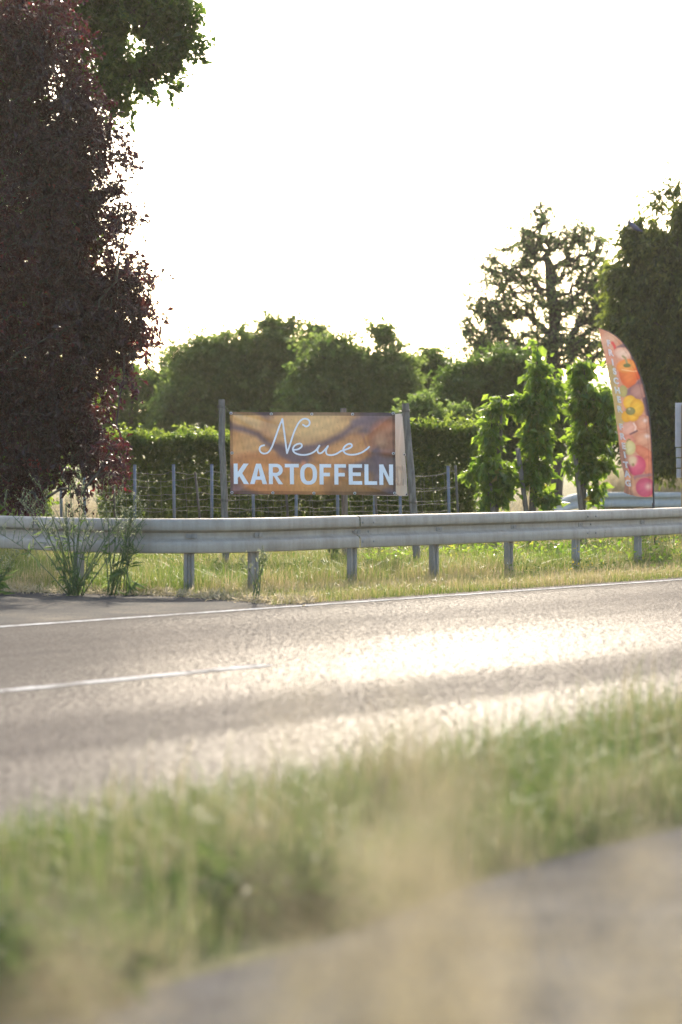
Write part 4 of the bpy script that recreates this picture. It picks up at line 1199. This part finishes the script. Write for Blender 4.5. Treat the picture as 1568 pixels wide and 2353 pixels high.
fence('wire fence on evenly spaced grey-blue steel posts, in front of the hedge', [(u, v, l) for u, v, l in
      ((-90, 1072, 0), (-15, 1071, 0), (59, 1071, .01), (140, 1070, .01), (194, 1068, .01), (310, 1068, 0), (399, 1067, .02), (487, 1067, 0), (581, 1068, .02), (681, 1068, 0), (775, 1069, .02), (861, 1070, 0), (919, 1070, .02), (1030, 1071, .03))], 35.0, 1068, 3, BLUES, rowsA, False)
fence('older sagging wire fence on thin leaning posts, behind the banner', [(u, v, l) for u, v, l in
      ((-40, 1080, .08), (74, 1082, .06), (260, 1085, .05), (449, 1085, .12), (655, 1085, .08), (858, 1080, .10), (1047, 1069, .07))], 33.2, 1085, 4, BARKG, [.95, .78, .63, .5, .38, .27, .16], True)

# ------------------------------------------------------------------ bird
YBD = 46.2
bp = at(1457, 520, YBD)
me = bpy.data.meshes.new('pigeon')
bm = bmesh.new()
prof = [(-.17, .010, -.10), (-.12, .022, -.075), (-.06, .045, -.04), (0, .062, -.005), (.05, .058, .03), (.085, .040, .062), (.11, .026, .088), (.128, .027, .108), (.145, .018, .116), (.152, .007, .114), (.172, .002, .108)]
rings = []
for (x, r_, z) in prof:
    rings.append([bm.verts.new((-x, r_ * .85 * math.cos(t), z + r_ * math.sin(t))) for t in np.linspace(0, 2 * math.pi, 12, endpoint=False)])
for a, b in zip(rings[:-1], rings[1:]):
    for k in range(12): bm.faces.new((a[k], a[(k + 1) % 12], b[(k + 1) % 12], b[k]))
bm.faces.new(rings[0]); bm.faces.new(rings[-1][::-1]); bmesh.ops.recalc_face_normals(bm, faces=bm.faces[:])
bm.to_mesh(me); bm.free()
for p_ in me.polygons: p_.use_smooth = True
FEA = flat('slate_feathers', (.11, .10, .16), .6)
bird = link('bird', me, FEA); bird.location = bp.tolist()
tag(bird, 'small slate-grey bird perched at the edge of the large dark tree, against the sky', 'bird')
for s_ in (-1, 1):
    m = MB(); m.tube([(-.01, .02 * s_, -.05), (-.012, .022 * s_, -.085), (-.03, .024 * s_, -.09)], .004, 5); m.build('leg', TIE, bird)

# ------------------------------------------------------------------ grass
def in_frustum(P, m=60, top=1000, bot=2480):
    u = CU + F * P[:, 0] / P[:, 1]; return (u > -m) & (u < 1568 + m)
def scatter_road(n, a0, a1, rng, s0=-14, s1=26):
    s = s0 + (s1 - s0) * rng.random(n); a = a0 + (a1 - a0) * rng.random(n)
    P = E0 + T * s[:, None] + N * a[:, None]
    return np.stack([P[:, 0], P[:, 1], np.zeros(n)], 1), s, a
# far verge: from the asphalt to the track, both sides of the guardrail
apx = np.array([gnd(u, v)[:2] for u, v in ap]); order = np.argsort(apx[:, 0])
def behind_apron(P):
    yb = np.interp(P[:, 0], apx[order, 0], apx[order, 1], left=apx[order[0], 1])
    lim = E0[1] + (P[:, 0] - E0[0]) * T[1] / T[0] + .3 / T[0] * .9      # just beyond the road edge
    return P[:, 1] > np.maximum(yb * (P[:, 0] < apx[:, 0].max()), lim)
rng = np.random.default_rng(100)
n = 420000
P = np.stack([rng.uniform(-7, 8, n), rng.uniform(20, 37.3, n), np.zeros(n)], 1)
P = P[in_frustum(P, 90) & behind_apron(P)]
yrail = np.interp(P[:, 0], GPth[np.argsort(GPth[:, 0]), 0], GPth[np.argsort(GPth[:, 0]), 1])
dist = P[:, 1] - yrail
keep = rng.random(len(P)) < np.where(dist < 1.5, 1.0, .55)
P, dist = P[keep], dist[keep]
pat = wave(P, 1.7, 9); pat2 = wave(P, .5, 10)
H = np.where(dist < -.2, .09, np.where(dist < 1.5, .20, .15)) * (1 + .35 * rng.normal(size=len(P))).clip(.4, 2.2) * (1 + .25 * pat2)
H = np.where(rng.random(len(P)) < .03, H * 1.9, H)
var = (.39 + .24 * pat + .16 * pat2 + .26 * rng.normal(size=len(P)) + np.where(dist < 0, .28, 0) * np.clip(-dist / 1.0 + .4, 0, 1) - .05).clip(0, 1)
link('verge_grass', blademesh('verge_grass', P, H, .0045, rng, .75, var=var), GRS)
tag(bpy.data.objects['verge_grass'], 'sunlit green and straw grass around the guardrail posts', 'grass', kind='stuff')
# beyond the track and around the distant guardrail
n = 26000
P = np.stack([rng.uniform(-9, 10, n), rng.uniform(39.2, 60, n), np.zeros(n)], 1); P = P[in_frustum(P, 90)]
link('meadow_grass', blademesh('meadow_grass', P, .22 * (1 + .3 * rng.normal(size=len(P))).clip(.4, 2), .012, rng, .4, var=(.45 + .25 * wave(P, 3, 4) + .15 * rng.normal(size=len(P))).clip(0, 1)), GRS)
tag(bpy.data.objects['meadow_grass'], 'rough meadow grass beyond the field track', 'grass', kind='stuff')
# tall dry grass at the right, behind the distant guardrail, and between the young trees
def tallgrass(name, label, boxes, seed, mat=STRAW, hmin=.6, hmax=1.1, w=.010):
    rng = np.random.default_rng(seed); Ps = []; Hs = []
    for (u0, u1, y0, y1, n_, h) in boxes:
        Y = rng.uniform(y0, y1, n_); X = (rng.uniform(u0, u1, n_) - CU) / F * Y
        Ps.append(np.stack([X, Y, np.zeros(n_)], 1)); Hs.append(h * (1 + .22 * rng.normal(size=n_)).clip(.3, 1.5))
    P = np.concatenate(Ps); H = np.concatenate(Hs)
    me = blademesh(name, P, H, w, rng, .6, wind=(.4, 0))
    o = link(name, me, mat); tag(o, label, 'grass', kind='stuff'); return o
tallgrass('tall_dry_grass', 'tall straw-coloured grass behind the distant guardrail and the young trees',
          [(1140, 1215, 42, 46, 700, .75), (1200, 1262, 60, 63, 700, 1.1), (1380, 1450, 57, 60, 1500, 1.5), (1500, 1570, 56.5, 60, 3500, 1.5), (1400, 1700, 57, 60, 2500, 1.0), (120, 225, 42, 46, 1500, .8)], 21)
# near verge
rng = np.random.default_rng(101)
n = 120000
v0 = gnd(784, 1700)[1]
P, s, a = scatter_road(n, 7.9, 10.6, rng, -24, 2)
rel = (P[:, :2] - pf[0]) @ pn                       # distance beyond the footpath edge
ok = in_frustum(P, 160) & (rel < -.02 - .05 * rng.random(n)) & (P[:, 1] > 3)
P, a, rel = P[ok], a[ok], rel[ok]
pat = wave(P, .9, 12); pat2 = wave(P, .33, 13)
H = .19 * (1 + .35 * rng.normal(size=len(P))).clip(.35, 2.2) * (1 + .4 * pat + .2 * pat2).clip(.35, 2) * np.interp(-rel, [0, .25, .6], [.45, .9, 1.05])
uq = CU + F * P[:, 0] / P[:, 1]
H *= np.interp(uq, [0, 400, 900, 1568], [.62, .72, .9, 1.15])
tall = rng.random(len(P)) < np.interp(uq, [0, 900, 1568], [.006, .012, .028]); H = np.where(tall, .34 + .16 * rng.random(len(P)), H)
var = (.34 + .22 * pat2 + .26 * pat + .17 * rng.normal(size=len(P)) + np.where(tall, .35, 0)).clip(0, 1)
link('near_verge_grass', blademesh('near_verge_grass', P, H, .0045, rng, .7, var=var), GNR)
tag(bpy.data.objects['near_verge_grass'], 'green and dry grass strip between the road and the footpath', 'grass', kind='stuff')
# leafy herbs in the near verge
def herbs(name, label, spots, L, W, mat, seed, n_, hh, spread, kind='stuff', cat='ground cover'):
    rng = np.random.default_rng(seed); C = []
    for (x, y) in spots:
        q = rng.normal(size=(n_, 3)) * [spread, spread, 0]; q[:, 2] = np.abs(rng.normal(size=n_)) * hh
        C.append(q + [x, y, .02])
    C = np.concatenate(C)
    o = link(name, leafmesh(name, C, L, W, rng, droop=.1), mat); tag(o, label, cat, kind=kind); return o
sp = [gnd(u, v)[:2] for (u, v) in ((20, 2290), (70, 2320), (110, 2290), (-20, 2260), (600, 2110), (640, 2120), (570, 2080), (660, 2090), (60, 2230))]
herbs('verge_herbs', 'dark green leafy weeds along the edge of the footpath', sp, .06, .03, WDD, 31, 420, .04, .08)
sp = [gnd(u + rng.normal() * 30, v + rng.normal() * 6)[:2] for u in (960, 1080, 1110, 1150, 1200, 1240, 1270, 1310, 1370, 1400, 1430, 1490, 1520, 1550) for v in (1302, 1288)]
herbs('creeping_weeds', 'yellow-green creeping leaves and vines in the grass behind the guardrail', sp, .06, .035, GY, 32, 130, .13, .22)
sp = [gnd(u, v)[:2] for (u, v) in ((1455, 1300), (1520, 1275), (1545, 1280), (1530, 1262), (1330, 1322), (1500, 1268))]
sp = []
for _ in range(150):
    u_ = rng.uniform(-20, 1560); sp.append(gnd(u_, rng.uniform(1300, 1338) - .02 * max(0, u_ - 800))[:2])
herbs('clover_patches', 'low dark green clover and herbs mixed into the verge grass', sp, .035, .022, WD, 35, 60, .06, .16)
sp = [gnd(u_, v_)[:2] for u_, v_ in zip(rng.uniform(0, 1560, 60), rng.uniform(1285, 1335, 60))]
herbs('white_flowers', 'tiny white flowers and seed tufts scattered in the verge', sp, .014, .012, BLM, 36, 3, .10, .2)
sp = [gnd(u, v)[:2] for (u, v) in ((1455, 1300), (1520, 1275), (1545, 1280), (1530, 1262), (1330, 1322), (1500, 1268))]
herbs('yellow_flowers', 'small yellow wildflowers in the verge near the right end of the guardrail', sp, .022, .02, YEL, 33, 46, .16, .12)

# ------------------------------------------------------------------ individual weeds by the guardrail
def weed(name, label, u, v, h, nst, seed, leafL=.10, leafN=7, spread=.5, buds=True, group=None, lean=0.0):
    rng = np.random.default_rng(seed); b = gnd(u, v); t = empty(name, b); tag(t, label, 'weed', group)
    m = MB(); LC = []; BC = []
    for i_ in range(nst):
        a = rng.random() * 6.283; k = spread * (rng.random() ** .7) * h; hh = h * (.55 + .45 * rng.random())
        e = np.array([math.cos(a) * k + lean * hh, math.sin(a) * k * .6, hh])
        o0 = np.array([rng.normal() * .03, rng.normal() * .03, 0])
        tt = np.linspace(0, 1, 9)[:, None]
        P = o0 + (e - o0) * tt; P[:, 2] += .10 * hh * np.sin(tt[:, 0] * math.pi)
        P += np.cumsum(rng.normal(size=P.shape), 0) * .006
        m.tube(P, np.linspace(.007, .0024, 9), 5)
        for j in range(leafN):
            q = rng.random() * .6; LC.append([np.interp(q, tt[:, 0], P[:, ax]) for ax in range(3)])
        for j in range(9):      # side twigs with buds on the upper half
            q = .45 + .53 * rng.random(); s0 = np.array([np.interp(q, tt[:, 0], P[:, ax]) for ax in range(3)])
            L_ = (.10 + .14 * rng.random()) * h * .8; dd = rng.normal(size=3) * [.5, .5, .2] + [0, 0, .9]; dd /= np.linalg.norm(dd)
            e2 = s0 + dd * L_; m.tube([s0, (s0 + e2) / 2 + rng.normal(size=3) * .01, e2], [.003, .0025, .0016], 4)
            for z_ in range(7): BC.append(s0 + dd * L_ * (.3 + .75 * z_ / 7) + rng.normal(size=3) * .005)
    m.build('stem', STEM, t, smooth=True)
    link('leaves', leafmesh('leaves', np.array(LC), leafL, leafL * .22, rng, droop=.15), WDL, t)
    if buds: link('seed_sprays', leafmesh('seed_sprays', np.array(BC), .014, .010, rng, droop=-.4), BUD, t)
    return t
WDL = leafmat('sunlit_weed_foliage', [(0, (.07, .11, .05)), (1, (.15, .20, .10))], [(0, (.14, .24, .05)), (1, (.32, .42, .12))], .45, .6, .15)  # paler copy of the weed leaf colours, sunlit look put into them
STEM = leafmat('stem_green', [(0, (.10, .14, .06)), (1, (.20, .22, .11))], [(0, (.2, .25, .1)), (1, (.2, .25, .1))], .2)
BUD = leafmat('bud', [(0, (.16, .19, .09)), (1, (.34, .33, .2))], [(0, (.3, .36, .15)), (1, (.45, .45, .28))], .45)
weed('tall_weed', 'big wiry many-stemmed weed in front of the left part of the guardrail', 172, 1370, 1.12, 22, 201, .09, 8, .8)
weed('tall_weed', 'thin branching weed leaning right, beside the big weed clump', 258, 1369, 1.12, 10, 202, .11, 5, .45, lean=.18)
weed('tall_weed', 'narrow upright weed with broad leaves, just right of the big weed clump', 288, 1369, .75, 3, 203, .17, 9, .15)
weed('tall_weed', 'leafy weed cut off by the left edge below the guardrail', -14, 1368, .5, 10, 204, .12, 9, .6)
weed('tall_weed', 'feathery weed growing up around the third visible guardrail post', 590, 1385, .55, 4, 205, .045, 6, .35)
weed('tall_weed', 'dark thin dock weed behind the guardrail below the banner', 762, 1305, .42, 6, 206, .08, 8, .3)

# dry litter at the asphalt edge
rng = np.random.default_rng(300); n = 5200
k = rng.random(n); uu_ = -40 + 760 * k; vv_ = np.interp(uu_, [a_[0] for a_ in ap][::-1], [a_[1] for a_ in ap][::-1]) - 3 + rng.normal(size=n) * 3
C = np.array([gnd(a_, b_) for a_, b_ in zip(uu_, vv_)]); C[:, 2] = .012 + rng.random(n) * .03
o = link('dry_leaf_litter', leafmesh('dry_leaf_litter', C, .05, .012, rng, droop=0), STRAW); tag(o, 'dry grass and leaf litter along the edge of the worn asphalt', 'litter', kind='stuff')

# ------------------------------------------------------------------ tall feathery grass right in front of the camera
rng = np.random.default_rng(400)
m_b = []; st = MB(); n_st = 0
clumps = [(860, 1.75, 60, .11, .985), (770, 1.6, 34, .09, .91), (960, 2.0, 34, .12, .90), (150, 1.7, 46, .09, .89), (1540, 1.6, 50, .09, .97), (1330, 2.1, 26, .12, .80), (1080, 2.3, 30, .14, .74), (640, 1.9, 18, .12, .82), (50, 1.45, 22, .05, .88), (1180, 1.5, 14, .1, .86)]
SP = []
for (u, Y, k, sprd, top) in clumps:
    for _ in range(int(k * .27)):
        x = gz(u, Y) + rng.normal() * sprd * .5; y = Y + rng.normal() * .22; h = top + rng.normal() * .05
        e = np.array([x, y, h]); b = np.array([x + rng.normal() * .22, y + rng.normal() * .15, 0])
        P = b + (e - b) * np.linspace(0, 1, 6)[:, None]; P[:, 0] += .03 * np.sin(np.linspace(0, 2, 6)) * rng.normal()
        st.tube(P, np.linspace(.0016, .0007, 6), 4, caps=False)
        q = rng.random(70) ** .8 * .24; r_ = .030 * np.sin((q / .24 * .9 + .08) * math.pi) + .003
        a = rng.random(70) * 6.283
        SP.append(e + np.stack([r_ * np.cos(a), r_ * np.sin(a), -q], 1))
tg = link('near_feathery_grass', leafmesh('near_feathery_grass', np.concatenate(SP), .016, .0035, rng, droop=-.3), STRAW)
tag(tg, 'fine straw-coloured seed heads and stalks very close to the camera', 'grass', kind='stuff')
me = st.mesh('stalks'); o = link('stalk', me, STRAW, tg)

# ------------------------------------------------------------------ warm veil: added volume imitating lens glare
hm = bpy.data.materials.new('lens_veil'); hm.use_nodes = True
hn = hm.node_tree; hn.nodes.remove(hn.nodes['Principled BSDF'])
pv = hn.nodes.new('ShaderNodeVolumePrincipled'); pv.inputs['Color'].default_value = (1.0, .93, .78, 1)
pv.inputs['Density'].default_value = .00023; pv.inputs['Anisotropy'].default_value = .5
hn.links.new(pv.outputs[0], hn.nodes['Material Output'].inputs['Volume'])
m = MB(); m.box((0, 1470, 49.25), (6100, 3100, 100.5)); hz = m.build('veil', hm); tag(hz, kind='stuff'); hz['label'] = 'added warm haze in the air'; hz['category'] = 'veil'
